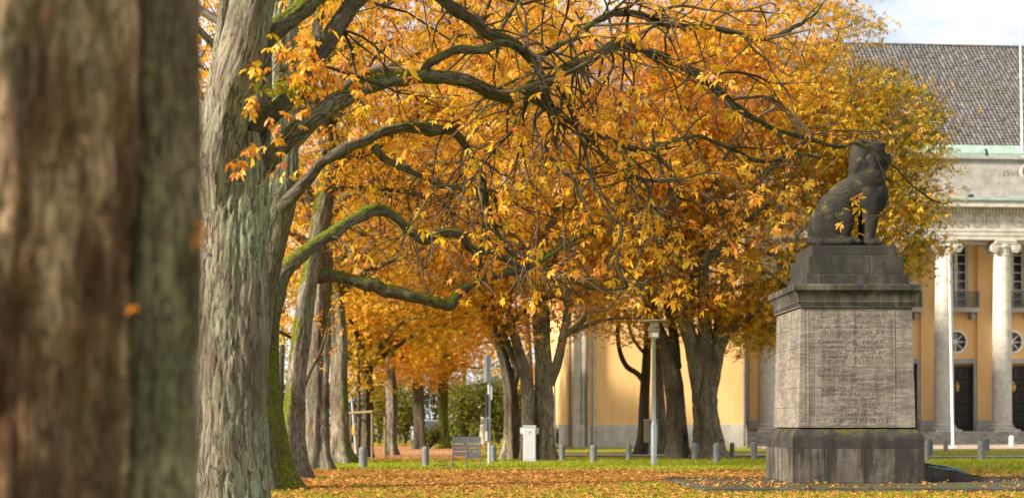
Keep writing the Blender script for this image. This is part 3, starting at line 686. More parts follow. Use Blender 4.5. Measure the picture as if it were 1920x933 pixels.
# worn lines that can no longer be read: short uneven chisel strokes
bm = bmesh.new(); rr = random.Random(3)
for py0, py1, pxa, pxb in ((587, 593, 1535, 1655), (599, 605, 1560, 1655), (609, 614, 1535, 1655), (619, 626, 1535, 1655), (628, 633, 1535, 1640), (646, 651, 1535, 1655), (655, 661, 1535, 1655), (673, 679, 1532, 1590),
                           (673, 679, 1600, 1655), (691, 696, 1532, 1595), (708, 713, 1535, 1655), (717, 722, 1600, 1655), (727, 733, 1540, 1655), (736, 741, 1535, 1655), (745, 750, 1570, 1655), (754, 759, 1597, 1655),
                           (762, 769, 1555, 1583), (762, 769, 1603, 1640), (772, 777, 1535, 1655), (783, 791, 1528, 1662)):
    px = pxa
    while px < pxb:
        w = rr.uniform(0.8, 1.6); k = rr.random()
        if k < 0.82:
            x0, zb = sz(px, py1); x1, zt = sz(px + w, py0)
            if k < 0.25: zb = (zb + zt) / 2
            elif k < 0.4: zt = zb + 0.25 * (zt - zb); x1 += 0.02
            yf = front_y((zb + zt) / 2); box(bm, x0, x1, yf - 0.0055, yf + 0.02, zb, zt)
        px += w + rr.uniform(1.0, 2.6)
for side in (1517, 1665):
    py = 590
    while py < 785:
        h = rr.uniform(1.0, 1.8); x0, zb = sz(side, py + h); x1, zt = sz(side + 7, py); yf = front_y(zb); box(bm, x0, x1, yf - 0.006, yf + 0.02, zb, zt); py += h + rr.uniform(1.6, 3.2)
link('worn_inscription', bm_mesh('worn_inscription', bm), M['mon_shaft'], MON, kind='stuff')
# cap: bead band, cavetto and lip as a square moulding
def square_mould(name, mat, prof, parent):
    bm = bmesh.new(); RV = []
    for w, z in prof: RV.append([bm.verts.new(p) for p in ((-w, -w, z), (w, -w, z), (w, w, z), (-w, w, z))])
    for A, B in zip(RV[:-1], RV[1:]):
        for i in range(4): bm.faces.new((A[i], A[(i + 1) % 4], B[(i + 1) % 4], B[i]))
    bm.faces.new(RV[-1]); bm.faces.new(RV[0][::-1]); return link(name, bm_mesh(name, bm), mat, parent)
w = sw1
square_mould('necking', M['mon_shaft'], [(w + 0.01, 3.863), (w + 0.05, 3.87), (w + 0.05, 3.90)], MON)
bm = bmesh.new(); nb = 66
for side in range(4):
    rm = Matrix.Rotation(side * math.pi / 2, 4, 'Z')
    for k in range(nb):
        xx = -w - 0.03 + (2 * w + 0.06) * (k + 0.5) / nb; n0 = len(bm.verts); box(bm, xx - 0.011, xx + 0.011, -w - 0.075, -w + 0.1, 3.905, 3.955)
        bm.verts.ensure_lookup_table()
        for v in bm.verts[n0:]: v.co = rm @ v.co
link('bead_moulding', bm_mesh('bead_moulding', bm), M['mon_cap'], MON, kind='stuff')
prof = [(w + 0.05, 3.958), (w + 0.065, 3.97), (w + 0.065, 3.99)] + [(w + 0.055 + 0.105 * (1 - math.cos(t * math.pi / 2)) ** 0.8, 3.995 + 0.23 * math.sin(t * math.pi / 2) ** 1.1) for t in np.linspace(0.05, 1, 10)] + [(w + 0.165, 4.235), (w + 0.172, 4.34), (w + 0.15, 4.36)]
square_mould('cap', M['mon_cap'], prof, MON)
# stepped plinth of the lion
LCX = (P(1585, 0, MY + 1.35)[0] - MC[0])
for (a, b, z0, z1, dd_) in ((-1.10, 1.12, 4.364, 4.62, 0.98), (-1.03, 1.07, 4.624, 5.03, 0.90), (-0.93, 0.93, 5.034, 5.26, 0.80)):
    cut = -0.76 if z0 < 4.5 else (a + b) / 2 + 0.3
    for q0, q1 in ((a, cut), (cut, b)): block(MON, M['mon_crust'], q0 + 0.002 + LCX, q1 - 0.002 + LCX, -dd_, dd_, z0, z1, 0.02)
# lion
def lion():
    S = 84.0; bm = bmesh.new()
    def pt(px, py, d=0.0): return Vector(((px - 1590) / S, d, (460 - py) / S))
    def ell(px, py, rx, rz, d=0.0, ry=None, rot=0.0):
        n0 = len(bm.verts); bmesh.ops.create_icosphere(bm, subdivisions=3, radius=1.0); bm.verts.ensure_lookup_table()
        m = Matrix.Translation(pt(px, py, d)) @ Matrix.Rotation(rot, 4, 'Y') @ Matrix.Diagonal((rx / S, (ry if ry else rx) / S, rz / S, 1))
        for v in bm.verts[n0:]: v.co = m @ v.co
    def cap(a, b, ra, rb, n=9, ky=1.0):
        for k in range(n):
            t = k / (n - 1); c = [a[i] + (b[i] - a[i]) * t for i in range(3)]; r = ra + (rb - ra) * t; ell(c[0], c[1], r, r, c[2], r * ky)
    cap((1550, 414, 0), (1582, 374, 0), 34, 34, 8, 0.9); cap((1582, 374, 0), (1630, 345, 0), 34, 31, 8, 0.9)
    ell(1640, 365, 25, 34, 0, 27); ell(1625, 335, 36, 34, 0, 34); ell(1556, 395, 26, 34, 0, 30)
    for s in (-1, 1):
        ell(1550, 424, 34, 37, s * 0.29, 16); ell(1576, 418, 19, 27, s * 0.33, 12, 0.35); cap((1578, 425, s * 0.33), (1572, 448, s * 0.33), 15, 11, 5, 0.8)          # haunch, knee
        cap((1562, 450, s * 0.34), (1592, 452, s * 0.34), 11, 9, 6); ell(1597, 453, 12, 7.5, s * 0.34, 10)
        cap((1630, 375, s * 0.21), (1627, 420, s * 0.20), 20, 14, 8, 0.8); cap((1626, 420, s * 0.19), (1623, 450, s * 0.19), 14.5, 12.5, 6, 0.85)
        ell(1630, 452, 18, 9, s * 0.19, 12); ell(1644, 454, 6, 6, s * 0.13, 5); ell(1644, 454, 6, 6, s * 0.25, 5)
        ell(1622, 372, 22, 26, s * 0.24, 13)                                                   # shoulder
        ell(1609, 273, 7, 10, s * 0.24, 4); ell(1651, 283, 7, 4.5, s * 0.12, 6)                # ear, brow
        ell(1657, 303, 12, 9, s * 0.07, 8); ell(1640, 303, 13, 12, s * 0.18, 8)                # whisker pad, cheek
    ell(1616, 320, 26, 36, 0, 29); ell(1610, 300, 19, 26, 0, 25); ell(1616, 289, 23, 25, 0, 26); ell(1633, 291, 24, 24, 0, 23)
    ell(1652, 297, 17, 12, 0, 13); ell(1664, 294, 7, 6, 0, 8); ell(1653, 315, 13, 7, 0, 10); ell(1644, 330, 12, 18, 0, 18); ell(1645, 275, 16, 9, 0, 17)
    cap((1519, 445, 0.1), (1530, 455, -0.45), 7, 7, 7); cap((1530, 455, -0.45), (1575, 455, -0.52), 6, 5, 8); ell(1582, 454, 10, 7, -0.52, 7)
    for k in range(26):                                                                        # mane locks
        a = k * 2.4; px = 1617 + 14 * math.cos(a); py = 318 + 24 * math.sin(a * 1.3); d = (0.29 if k % 2 else -0.29) * (0.9 + 0.1 * math.cos(k)); ell(px, py, 8, 14, d, 7, 0.35)
    me = bm_mesh('lion_raw', bm); ob = bpy.data.objects.new('tmp_lion', me); COL.objects.link(ob)
    md = ob.modifiers.new('r', 'REMESH'); md.mode = 'VOXEL'; md.voxel_size = 0.027
    sm = ob.modifiers.new('s', 'SMOOTH'); sm.factor = 0.5; sm.iterations = 3
    bpy.context.view_layer.update()
    out = bpy.data.meshes.new_from_object(ob.evaluated_get(bpy.context.evaluated_depsgraph_get())); bpy.data.objects.remove(ob)
    n = len(out.vertices); v = np.empty(n * 3, dtype=np.float32); out.vertices.foreach_get('co', v); v = v.reshape(-1, 3)
    nr = np.empty(n * 3, dtype=np.float32); out.vertices.foreach_get('normal', nr); nr = nr.reshape(-1, 3)
    v += nr * ((fbm(v * 7, 3) - 0.5) * 0.016 + (fbm(v * 26, 2) - 0.5) * 0.010)[:, None]
    lo = v[:, 2].min(); v[:, 2] = (v[:, 2] - lo) * 1.035; v[:, 1] *= 0.92
    out.vertices.foreach_set('co', v.ravel()); out.polygons.foreach_set('use_smooth', np.ones(len(out.polygons), dtype=bool)); out.update(); out.name = 'lion'
    return out
LZ = 5.262; lp = P(1590, 0, MC[1])
LION = link('lion_statue', lion(), M['lion'])
LION.location = (lp[0], MC[1] - 0.05, LZ); LION['label'] = 'weathered dark grey stone lion sitting upright on the tall pedestal'; LION['category'] = 'statue'
# plinth that carries the lion's paws: thin stone sole
# wedge with bronze wreath relief
WX0 = hw + 0.02; wy0, wy1 = -0.75, 0.75
WED = thing('memorial_stone', 'low dark wedge-shaped stone sloping away beside the lion pedestal', 'memorial', (MC[0], MC[1], 0), MA)
def wedge(pr, y0, y1):
    bm = bmesh.new(); A = [bm.verts.new((x, y0, z)) for x, z in pr]; B = [bm.verts.new((x, y1, z)) for x, z in pr]
    bm.faces.new(A); bm.faces.new(B[::-1])
    for i in range(len(A)): bm.faces.new((A[i], B[i], B[(i + 1) % len(A)], A[(i + 1) % len(A)]))
    bmesh.ops.bevel(bm, geom=bm.edges[:], offset=0.008, segments=1, affect='EDGES'); return bm
link('stone_block', bm_mesh('stone_block', wedge([(WX0, 0.088), (WX0 + 0.36, 0.088), (WX0 + 0.36, 0.40), (WX0, 0.40)], wy0, wy1)), M['slab'], WED)
link('sloping_stone', bm_mesh('sloping_stone', wedge([(WX0 + 0.364, 0.088), (WX0 + 1.86, 0.088), (WX0 + 1.86, 0.15), (WX0 + 1.30, 0.235), (WX0 + 0.364, 0.40)], wy0, wy1)), M['slab'], WED)
WR = thing('bronze_wreath', 'verdigris bronze laurel wreath lying on the sloping memorial stone', 'wreath', (MC[0], MC[1], 0), MA)
bm = bmesh.new(); rr = random.Random(5); sl = -(0.40 - 0.235) / 0.936
def wpt(x, y, dz): return (WX0 + 0.28 + x, y, 0.405 + sl * max(0, x - 0.09) + dz)
link('plate', bm_mesh('plate', wedge([(WX0 + 0.30, 0.408), (WX0 + 1.22, 0.268), (WX0 + 1.22, 0.290), (WX0 + 0.30, 0.432)], -0.62, 0.62)), M['bronze'], WR)
for k in range(60):
    t = 2 * math.pi * k / 60; x = 0.47 + 0.38 * math.cos(t); y = 0.50 * math.sin(t)
    for q in range(2):
        tt = t + rr.uniform(0.2, 0.5) * (1 if k < 30 else -1); a = wpt(x, y, 0.035 + 0.02 * q); b = wpt(x - 0.14 * math.sin(tt) + rr.uniform(-.05, .05), y + 0.14 * math.cos(tt) + rr.uniform(-.05, .05), 0.055 + rr.uniform(0, 0.03)); cyl(bm, a, b, 0.03, 0.006, seg=6)
link('laurel_leaves', bm_mesh('laurel_leaves', bm), M['bronze'], WR, kind='stuff')

# ------------------------------------------------------------------ trees
def nrm(a): return a / np.maximum(np.linalg.norm(a, axis=-1, keepdims=True), 1e-9)
def resample(C, step):
    """Catmull-Rom through control rows (x,y,z,r)"""
    C = np.asarray(C, dtype=float); E = np.vstack([2 * C[0] - C[1], C, 2 * C[-1] - C[-2]]); E[:, 3] = np.maximum(E[:, 3], 1e-3); out = []
    for i in range(1, len(E) - 2):
        n = max(2, int(np.linalg.norm(E[i + 1, :3] - E[i, :3]) / step)); t = (np.arange(n) / n)[:, None]
        p0, p1, p2, p3 = E[i - 1], E[i], E[i + 1], E[i + 2]
        out.append(0.5 * (2 * p1 + (p2 - p0) * t + (2 * p0 - 5 * p1 + 4 * p2 - p3) * t ** 2 + (3 * p1 - p0 - 3 * p2 + p3) * t ** 3))
    out.append(E[-2][None]); o = np.vstack(out); o[:, 3] = np.maximum(o[:, 3], 0.003); return o
def frames(p):
    T = nrm(np.gradient(p, axis=0)); a = np.array([0., -1., 0.])
    if abs(T[0] @ a) > 0.9: a = np.array([1., 0, 0])
    U = np.empty_like(T); u = a - T[0] * (a @ T[0])
    for i in range(len(T)):
        u = u - T[i] * (u @ T[i]); u = u / np.linalg.norm(u); U[i] = u
    return T, U, np.cross(T, U)
def tube(C, sides, amp=0.0, lobes=0.0, nlobe=4, flare=0.0, moss=(0.0, 0.0, 0.0), mdir=(1, 0, 0), seed=0.0, freq=1.0, cap=True, section=None, ridge=1.0):
    """bark-covered limb; returns verts, faces, bco, moss"""
    p, r = C[:, :3], C[:, 3]; n = len(p); T, U, W = frames(p)
    th = 2 * np.pi * np.arange(sides) / sides; L = np.concatenate([[0], np.cumsum(np.linalg.norm(np.diff(p, axis=0), axis=1))])
    ct, sn = np.cos(th)[None, :, None], np.sin(th)[None, :, None]
    O = U[:, None] * ct + W[:, None] * sn
    rr = np.repeat(r[:, None], sides, 1)
    if section is not None: rr = rr * section(th)[None, :]
    if lobes: rr = rr * (1 + lobes * np.cos(nlobe * th[None] + seed + 0.5 * np.sin(L[:, None] * 0.8)) + 0.5 * lobes * np.cos((nlobe + 3) * th[None] + 2.1 * seed))
    if flare:
        z = p[:, 2] ; f = np.exp(-np.maximum(z, 0) / 0.45)[:, None]; rr = rr * (1 + flare * f * (0.65 + 0.55 * np.cos(5 * th[None] + seed) + 0.25 * np.cos(3 * th[None] - seed)))
    b = np.stack([np.broadcast_to(np.cos(th)[None] * r.mean(), (n, sides)), np.broadcast_to(np.sin(th)[None] * r.mean(), (n, sides)), np.broadcast_to(L[:, None], (n, sides))], -1).reshape(-1, 3) + seed
    if section is not None: b = np.stack([rr * np.cos(th)[None], rr * np.sin(th)[None], np.broadcast_to(L[:, None], (n, sides))], -1).reshape(-1, 3) + seed
    if amp:
        q = b * np.array([9 * freq, 9 * freq, 1.6 * freq]); n1 = fbm(q, 3); rid = 1 - np.abs(2 * fbm(b * np.array([14 * freq, 14 * freq, 2.2 * freq]) + 5, 3) - 1)
        big = fbm(b * np.array([2.2, 2.2, 0.9]) + 9, 3)
        d = amp * ((n1 - 0.5) * 1.0 - ridge * np.clip(rid - 0.80, 0, 1) * 3.0 + (big - 0.5) * 1.6)
        rr = rr + d.reshape(n, sides)
    V = p[:, None] + O * rr[..., None]
    nz = O.reshape(-1, 3)
    mn = fbm(b * np.array([2.5, 2.5, 1.2]) + 31, 3)
    m = moss[0] + moss[1] * np.clip(nz[:, 2] * 1.2, -0.3, 1) + moss[2] * np.clip(nz @ np.array(mdir, dtype=float), -0.2, 1) + (mn - 0.5) * 1.0
    i = np.arange(n - 1)[:, None] * sides; j = np.arange(sides)[None]; jn = (j + 1) % sides
    F = [np.stack([i + j, i + jn, i + sides + jn, i + sides + j], -1).reshape(-1, 4)]
    if cap: F.append((np.arange(sides) + (n - 1) * sides)[None, :])
    return V.reshape(-1, 3), F, b, np.clip(m, 0, 1)
def limb_obj(name, C, parent, origin, mat, step=0.1, sides=24, **k):
    V, F, b, m = tube(resample(C, step), sides, **k)
    return link(name, mk_mesh(name, V - origin, F, True, {'bco': b, 'moss': m}), mat, parent)
def ctl(pts): return np.array([list(P(a, b, Y)) + [w * 0.5 * Y / F_PX] for a, b, Y, w in pts])

def twig_mesh(lines, sides=5):
    """lines: list of (k,4) arrays -> one mesh of thin tapering twigs"""
    Vs, Fs = [], []; n0 = 0
    th = 2 * np.pi * np.arange(sides) / sides
    for C in lines:
        p, r = C[:, :3], C[:, 3]; n = len(p); T, U, W = frames(p)
        V = p[:, None] + (U[:, None] * np.cos(th)[None, :, None] + W[:, None] * np.sin(th)[None, :, None]) * r[:, None, None]
        i = np.arange(n - 1)[:, None] * sides; j = np.arange(sides)[None]; jn = (j + 1) % sides
        Fs.append(np.stack([i + j, i + jn, i + sides + jn, i + sides + j], -1).reshape(-1, 4) + n0); Vs.append(V.reshape(-1, 3)); n0 += n * sides
    return np.concatenate(Vs), [np.concatenate(Fs)]

# chestnut leaf templates: x along the leaf axis, z its upper side
def leaf_template(rng, n=6, dry=0.5, fine=False):
    V, F = [], []
    for k in range(n):
        a = (k - (n - 1) / 2) * (215 / n) * math.pi / 180 + rng.normal(0, 0.12); L = (1.0 - 0.42 * abs(k - (n - 1) / 2) / (n / 2)) * rng.uniform(0.8, 1.05)
        w = L * rng.uniform(0.155, 0.235) * (1 - 0.35 * dry * rng.random()); dr = rng.uniform(0.1, 0.55) * (0.6 + dry); up = rng.uniform(0.0, 0.10) + 0.12 * dry * rng.random(); c, s = math.cos(a), math.sin(a)
        if fine: prof = [(0.06, 0.015), (0.35, 0.55), (0.62, 1.0), (0.82, 0.72), (1.0, 0.0)]
        else: prof = [(0.06, 0.0), (0.64, 1.0), (1.0, 0.0)]
        n0 = len(V)
        if fine:
            for t, ww in prof:
                x = L * t; z = -dr * L * t * t
                for q in (-1, 0, 1):
                    y = q * w * ww; V.append((x * c - y * s, x * s + y * c, z + (up * L * ww if q else 0)))
            for i in range(4):
                for q in (0, 1):
                    A = n0 + i * 3 + q; F.append((A, A + 3, A + 4, A + 1))
        else:
            for x, y, z in ((0.06 * L, 0, 0), (0.62 * L, -w, -dr * L * 0.36 + up * L), (L, 0, -dr * L), (0.66 * L, w, -dr * L * 0.40 + up * L)): V.append((x * c - y * s, x * s + y * c, z))
            F.append((n0, n0 + 1, n0 + 2, n0 + 3))
    return np.array(V), np.array(F)
TPL = [leaf_template(R, n, d) for n, d in ((5, 0.2), (4, 0.5), (5, 0.4), (4, 0.9), (4, 1.0), (3, 1.0), (4, 0.8), (5, 0.1))]
def leaf_frames(N, rng, droop=(0.2, 0.9), flat=0.5):
    az = rng.uniform(0, 2 * np.pi, N); ax = np.stack([np.cos(az), np.sin(az), -rng.uniform(*droop, N)], 1); ax = nrm(ax)
    up = np.stack([rng.normal(0, flat, N), rng.normal(0, flat, N), np.ones(N)], 1); up = nrm(up - ax * (up * ax).sum(1, keepdims=True)); return ax, np.cross(up, ax), up
TPL_L = [leaf_template(R, n, d) for n, d in ((3, 0.2), (2, 0.5), (3, 0.9), (4, 0.6), (1, 0.8), (2, 1.0))]
def leaves_mesh(pos, size, hue, rng, droop=(0.2, 0.9), flat=0.5, TPL=TPL):
    N = len(pos); ax, la, up = leaf_frames(N, rng, droop, flat); k = rng.integers(0, len(TPL), N); Vs, Fs, H = [], [], []; n0 = 0
    for t, (TV, TF) in enumerate(TPL):
        s = np.where(k == t)[0]
        if not len(s): continue
        V = pos[s][:, None] + size[s][:, None, None] * (TV[None, :, 0:1] * ax[s][:, None] + TV[None, :, 1:2] * la[s][:, None] + TV[None, :, 2:3] * up[s][:, None])
        nv = len(TV); Fs.append((TF[None] + (np.arange(len(s)) * nv)[:, None, None] + n0).reshape(-1, 4)); Vs.append(V.reshape(-1, 3)); H.append(np.repeat(hue[s], nv)); n0 += len(s) * nv
    return mk_mesh('leaves', np.concatenate(Vs), [np.concatenate(Fs)], False, {'hue': np.concatenate(H)})

def grow(seeds, targets, rng, wander=0.22):
    """join every target point to the nearest wood already there; returns twig lines and twig end points"""
    nodes = np.zeros((len(seeds) + len(targets) * 4, 3)); par = np.full(len(nodes), -1); cnt = np.zeros(len(nodes)); n = len(seeds); nodes[:n] = seeds; lev = np.zeros(len(nodes))
    d0 = np.array([np.min(np.linalg.norm(seeds - t, axis=1)) for t in targets]); order = np.argsort(d0 + rng.normal(0, 0.6, len(targets))); paths = []
    for t in targets[order]:
        d = np.linalg.norm(nodes[:n] - t, axis=1) + 0.03 * lev[:n]; j = int(np.argmin(d + rng.uniform(0, 0.5, n))); a = nodes[j]; K = 4; idx = [j]; prev = j; v = t - a; ln = np.linalg.norm(v)
        bow = np.array([rng.normal(0, wander), rng.normal(0, wander), rng.uniform(-0.30, 0.16)]) * ln
        for q in range(1, K + 1):
            f = q / K; pnt = a + v * f + bow * 4 * f * (1 - f) * 0.55 + (rng.normal(0, 0.05, 3) * ln if q < K else 0)
            nodes[n] = pnt; par[n] = prev; lev[n] = lev[prev] + 1; idx.append(n); prev = n; n += 1
        paths.append(idx)
    cnt[:n] = 0
    for idx in paths: cnt[idx[-1]] += 1
    for i in range(n - 1, len(seeds) - 1, -1):
        if par[i] >= 0: cnt[par[i]] += cnt[i]
    return nodes[:n], cnt[:n], paths
def ellipsoid_pts(N, c, r, rng, shell=0.45, keep=None):
    out = []
    while len(out) < N:
        q = rng.normal(0, 1, (N * 2, 3)); q = nrm(q) * (rng.uniform(shell ** 3, 1, (N * 2, 1)) ** (1 / 3)); q = q * np.array(r) + np.array(c)
        if keep is not None: q = q[keep(q)]
        out.extend(q.tolist())
    return np.array(out[:N])
def crown(tree, origin, seeds, targets, n_leaf, rng, hue=0.6, hsd=0.10, size=(0.13, 0.21), spread=0.42, hue_fn=None, r0=0.0065, rmax=0.10, along=3):
    nodes, cnt, paths = grow(seeds, targets, rng)
    rad = np.minimum(r0 * np.maximum(cnt, 1) ** 0.46, rmax); lines = []; tips = []
    for idx in paths:
        r = rad[idx].copy(); r[0] = min(rad[idx[0]], r[1] * 1.25) if idx[0] >= len(seeds) else r[1] * 1.25
        if cnt[idx[-1]] <= 1: r[-1] *= 0.55
        lines.append(np.column_stack([nodes[idx], r])); tips.append(nodes[idx[-along:]])
    V, F = twig_mesh(lines); link('twigs', mk_mesh('twigs', V - origin, F, True), M['twig'], tree, kind='stuff')
    tp = np.concatenate(tips); k = rng.integers(0, len(tp), n_leaf); pos = tp[k] + rng.normal(0, spread, (n_leaf, 3)) * np.array([1, 1, 0.55]) - np.array([0, 0, 0.08])
    pos[:, 2] = np.maximum(pos[:, 2], 0.05)
    h = rng.normal(hue - 0.01, hsd, n_leaf) + (fbm(pos * 0.55, 2) - 0.5) * 0.35
    if hue_fn is not None: h = h + hue_fn(pos)
    link('crown', leaves_mesh(pos - origin, rng.uniform(*size, n_leaf), np.clip(h, 0, 1), rng), M['leaf'], tree, kind='stuff')
def tree(label, px, yb, group=None, Y=None, name='chestnut_tree'):
    Y = Y or depth(yb); o = np.array([(px - CX) / F_PX * Y, Y, 0.0]); return thing(name, label, 'tree', o, 0, group), o, Y

ROW = 'chestnuts of the left avenue row'; ROWR = 'chestnuts in front of the orange building'
# --- 1: huge blurred trunk right in front
t1, o1, Y1 = tree('massive brown chestnut trunk filling the left edge, blurred in the foreground', 30, 0, ROW, Y=4.2)
def sec1(th):            # two fused stems: the main one and a slimmer one on its right
    R0, c, r = 1.0, np.array([1.26, -0.20]), 0.37
    # theta=0 is -Y (towards camera); +theta turns to +X
    dx, dy = np.sin(th), -np.cos(th); b = dx * c[0] + dy * (-c[1]); q = b * b - (c[0] ** 2 + c[1] ** 2 - r * r)
    hit = np.where(q > 0, b + np.sqrt(np.maximum(q, 0)), 0); return np.maximum(R0, hit)
C1 = np.array([[o1[0] - 0.02, o1[1], -0.15, 0.40], [o1[0], o1[1], 0.6, 0.355], [o1[0], o1[1], 1.5, 0.34], [o1[0] + 0.02, o1[1], 2.8, 0.345], [o1[0] + 0.0, o1[1], 4.2, 0.33], [o1[0] - 0.1, o1[1] + 0.1, 6.2, 0.27]])
limb_obj('trunk', C1, t1, o1, M['bark_front'], 0.026, 180, amp=0.034, flare=0.15, moss=(0.0, 0.0, 0.05), mdir=(0.95, -0.2, 0), seed=1.7, freq=1.6)
CS = np.array([list(P(302, 1690, 4.36)) + [0.17], list(P(300, 1400, 4.36)) + [0.135], list(P(296, 933, 4.36)) + [0.122], list(P(303, 500, 4.36)) + [0.120], list(P(310, 0, 4.36)) + [0.118], list(P(318, -500, 4.38)) + [0.115], list(P(345, -1300, 4.5)) + [0.10], list(P(420, -2000, 4.8)) + [0.08]])
limb_obj('stem', CS, t1, o1, M['bark_side'], 0.03, 110, amp=0.020, flare=0.1, moss=(0.02, 0.0, 0.10), mdir=(1, 0, 0), seed=4.4, freq=1.6)
rg = np.random.default_rng(11); sd = []
for k in range(6):
    a = k * 1.05 + 0.3; b = np.array([o1[0] - 0.1, o1[1] + 0.1, 5.2 + 0.15 * k]); C = np.array([list(b) + [0.13], list(b + np.array([math.cos(a), math.sin(a), 0.9])) + [0.11], list(b + np.array([2.2 * math.cos(a), 2.2 * math.sin(a), 1.7])) + [0.08], list(b + np.array([3.6 * math.cos(a), 3.6 * math.sin(a), 2.0])) + [0.05]])
    limb_obj('limb', C, t1, o1, M['bark'], 0.12, 16, amp=0.01, moss=(0.1, 0.5, 0), seed=k); sd.append(resample(C, 0.5)[2:, :3])
crown(t1, o1, np.concatenate(sd), ellipsoid_pts(110, (o1[0], o1[1], 7.6), (4.2, 3.6, 1.5), rg, 0.3), 1500, rg)

# --- 2: sharp grey forked trunk with the long arching boughs
t2, o2, Y2 = tree('big grey-green forked chestnut trunk next to the blurred one, long arching bough', 432, 0, ROW, Y=14.0)
limb_obj('trunk', ctl([(426, 1085, 14, 230), (426, 940, 14, 170), (426, 800, 14, 158), (430, 640, 14, 150), (434, 500, 14, 140), (438, 400, 14, 130), (446, 320, 14, 112), (450, 250, 14, 80)]), t2, o2, M['bark'], 0.026, 210, amp=0.032, lobes=0.05, nlobe=3, flare=0.10, moss=(0.02, 0.0, 0.16), mdir=(-1, 0, 0), seed=3.1)
limb_obj('stem', ctl([(412, 430, 13.9, 60), (408, 300, 13.8, 84), (428, 190, 13.75, 84), (458, 80, 13.7, 82), (482, -40, 13.7, 78), (505, -170, 13.7, 70), (520, -330, 13.8, 55)]), t2, o2, M['bark'], 0.03, 120, amp=0.022, lobes=0.05, seed=5.0, moss=(0.0, 0.1, 0.05))
limb_obj('stem', ctl([(468, 420, 14.15, 70), (474, 300, 14.2, 66), (480, 150, 14.25, 58), (480, 0, 14.3, 54), (478, -160, 14.3, 48), (470, -320, 14.2, 40)]), t2, o2, M['bark'], 0.035, 90, amp=0.015, seed=6.0, moss=(0.0, 0.1, 0.25))
limb_obj('stem', ctl([(392, 330, 14.2, 40), (394, 220, 14.2, 30), (410, 110, 14.25, 26), (424, 0, 14.3, 26), (432, -120, 14.3, 24)]), t2, o2, M['bark'], 0.03, 60, amp=0.010, seed=7.0, moss=(0.0, 0.1, 0.0))
BOUGH = {}; rgb = np.random.default_rng(99)
def bough(key, pts, tr, org, mossv=(0.02, 0.75, 0.0), sides=30, amp=0.016, step=0.04, mat='bark_bough', name='bough'):
    C = ctl(pts); Cr = resample(C, step); L = np.arange(len(Cr)); wob = (fbm(np.stack([L * step * 1.6, L * 0 + sum(map(ord, key)) % 97, L * 0], 1), 2) - 0.5)[:, None]
    Cr[:, :3] += wob * np.array([0.05, 0.12, 0.06]) * np.linspace(0, 1, len(Cr))[:, None]
    Lm = L * step; kn = (fbm(np.stack([Lm * 2.2, L * 0 + 7.7 * len(BOUGH), L * 0], 1), 3) - 0.5) * 0.55
    for _ in range(int(Lm[-1] / 1.1)): c0 = rgb.uniform(0.3, Lm[-1]); kn = kn + rgb.uniform(0.08, 0.24) * np.exp(-((Lm - c0) / rgb.uniform(0.05, 0.11)) ** 2)
    fine_w = (np.stack([fbm(np.stack([Lm * 3.3, L * 0 + q * 9.1, L * 0 + len(BOUGH)], 1), 2) for q in range(3)], 1) - 0.5) * 0.07 * np.clip(Lm / 0.6, 0, 1)[:, None]; Cr[:, :3] += fine_w
    Cr[:, 3] *= {'b3': 0.72, 'b2': 0.74, 'b1': 0.80}.get(key, 0.80) * (1 + kn)
    BOUGH[key] = Cr
    V, F, b, m = tube(Cr, sides, amp=amp, moss=mossv, seed=float(len(BOUGH)) * 2.3, freq=1.2, lobes=0.04)
    return link(name, mk_mesh(name, V - org, F, True, {'bco': b, 'moss': m}), M[mat], tr)
bough('b1', [(470, 335, 14.1, 60), (520, 285, 14.0, 54), (600, 215, 14.2, 46), (700, 158, 14.6, 40), (780, 143, 15.0, 36), (860, 150, 15.4, 33), (930, 178, 15.8, 31), (1000, 166, 16.2, 31), (1050, 140, 16.5, 29), (1110, 106, 16.9, 27), (1170, 84, 17.3, 26), (1230, 105, 17.7, 25), (1290, 128, 18.1, 23), (1330, 160, 18.4, 21), (1390, 205, 18.9, 16), (1450, 240, 19.4, 12), (1520, 262, 20.0, 10), (1570, 276, 20.4, 9), (1610, 270, 20.8, 7), (1665, 300, 21.3, 5), (1720, 358, 21.8, 4), (1775, 384, 22.2, 2.5)], t2, o2)
bough('b1u', [(785, 150, 15.05, 24), (805, 118, 15.1, 23), (850, 98, 15.3, 22), (900, 92, 15.5, 21), (935, 78, 15.6, 20), (965, 84, 15.8, 18), (1000, 105, 16.0, 16), (1040, 92, 16.3, 13), (1090, 60, 16.7, 10), (1150, 20, 17.2, 8), (1200, -20, 17.6, 6)], t2, o2)
bough('b1d', [(985, 175, 16.1, 17), (1015, 196, 16.2, 15), (1060, 222, 16.4, 14), (1110, 248, 16.7, 13), (1155, 270, 17.0, 13), (1205, 281, 17.4, 13), (1255, 266, 17.8, 11), (1310, 257, 18.2, 10), (1365, 279, 18.6, 8), (1420, 302, 19.0, 6), (1490, 292, 19.5, 5), (1560, 300, 20, 3)], t2, o2, sides=28)
bough('up1', [(470, 250, 14.0, 46), (520, 205, 14.1, 44), (575, 150, 14.3, 42), (612, 85, 14.5, 40), (650, 30, 14.7, 38), (700, -50, 15.0, 32), (760, -140, 15.4, 24)], t2, o2)
bough('up2', [(470, 120, 14.0, 50), (520, 52, 14.1, 46), (580, 5, 14.3, 42), (660, -50, 14.6, 36), (760, -90, 15.2, 26)], t2, o2, mossv=(0.14, 0.75, 0))
bough('top', [(700, -60, 15.0, 30), (780, -40, 15.2, 30), (840, 6, 15.4, 29), (890, 42, 15.7, 28), (940, 72, 16.0, 25), (985, 100, 16.2, 24), (1012, 140, 16.4, 20), (1030, 190, 16.6, 15), (1060, 240, 16.9, 11)], t2, o2)
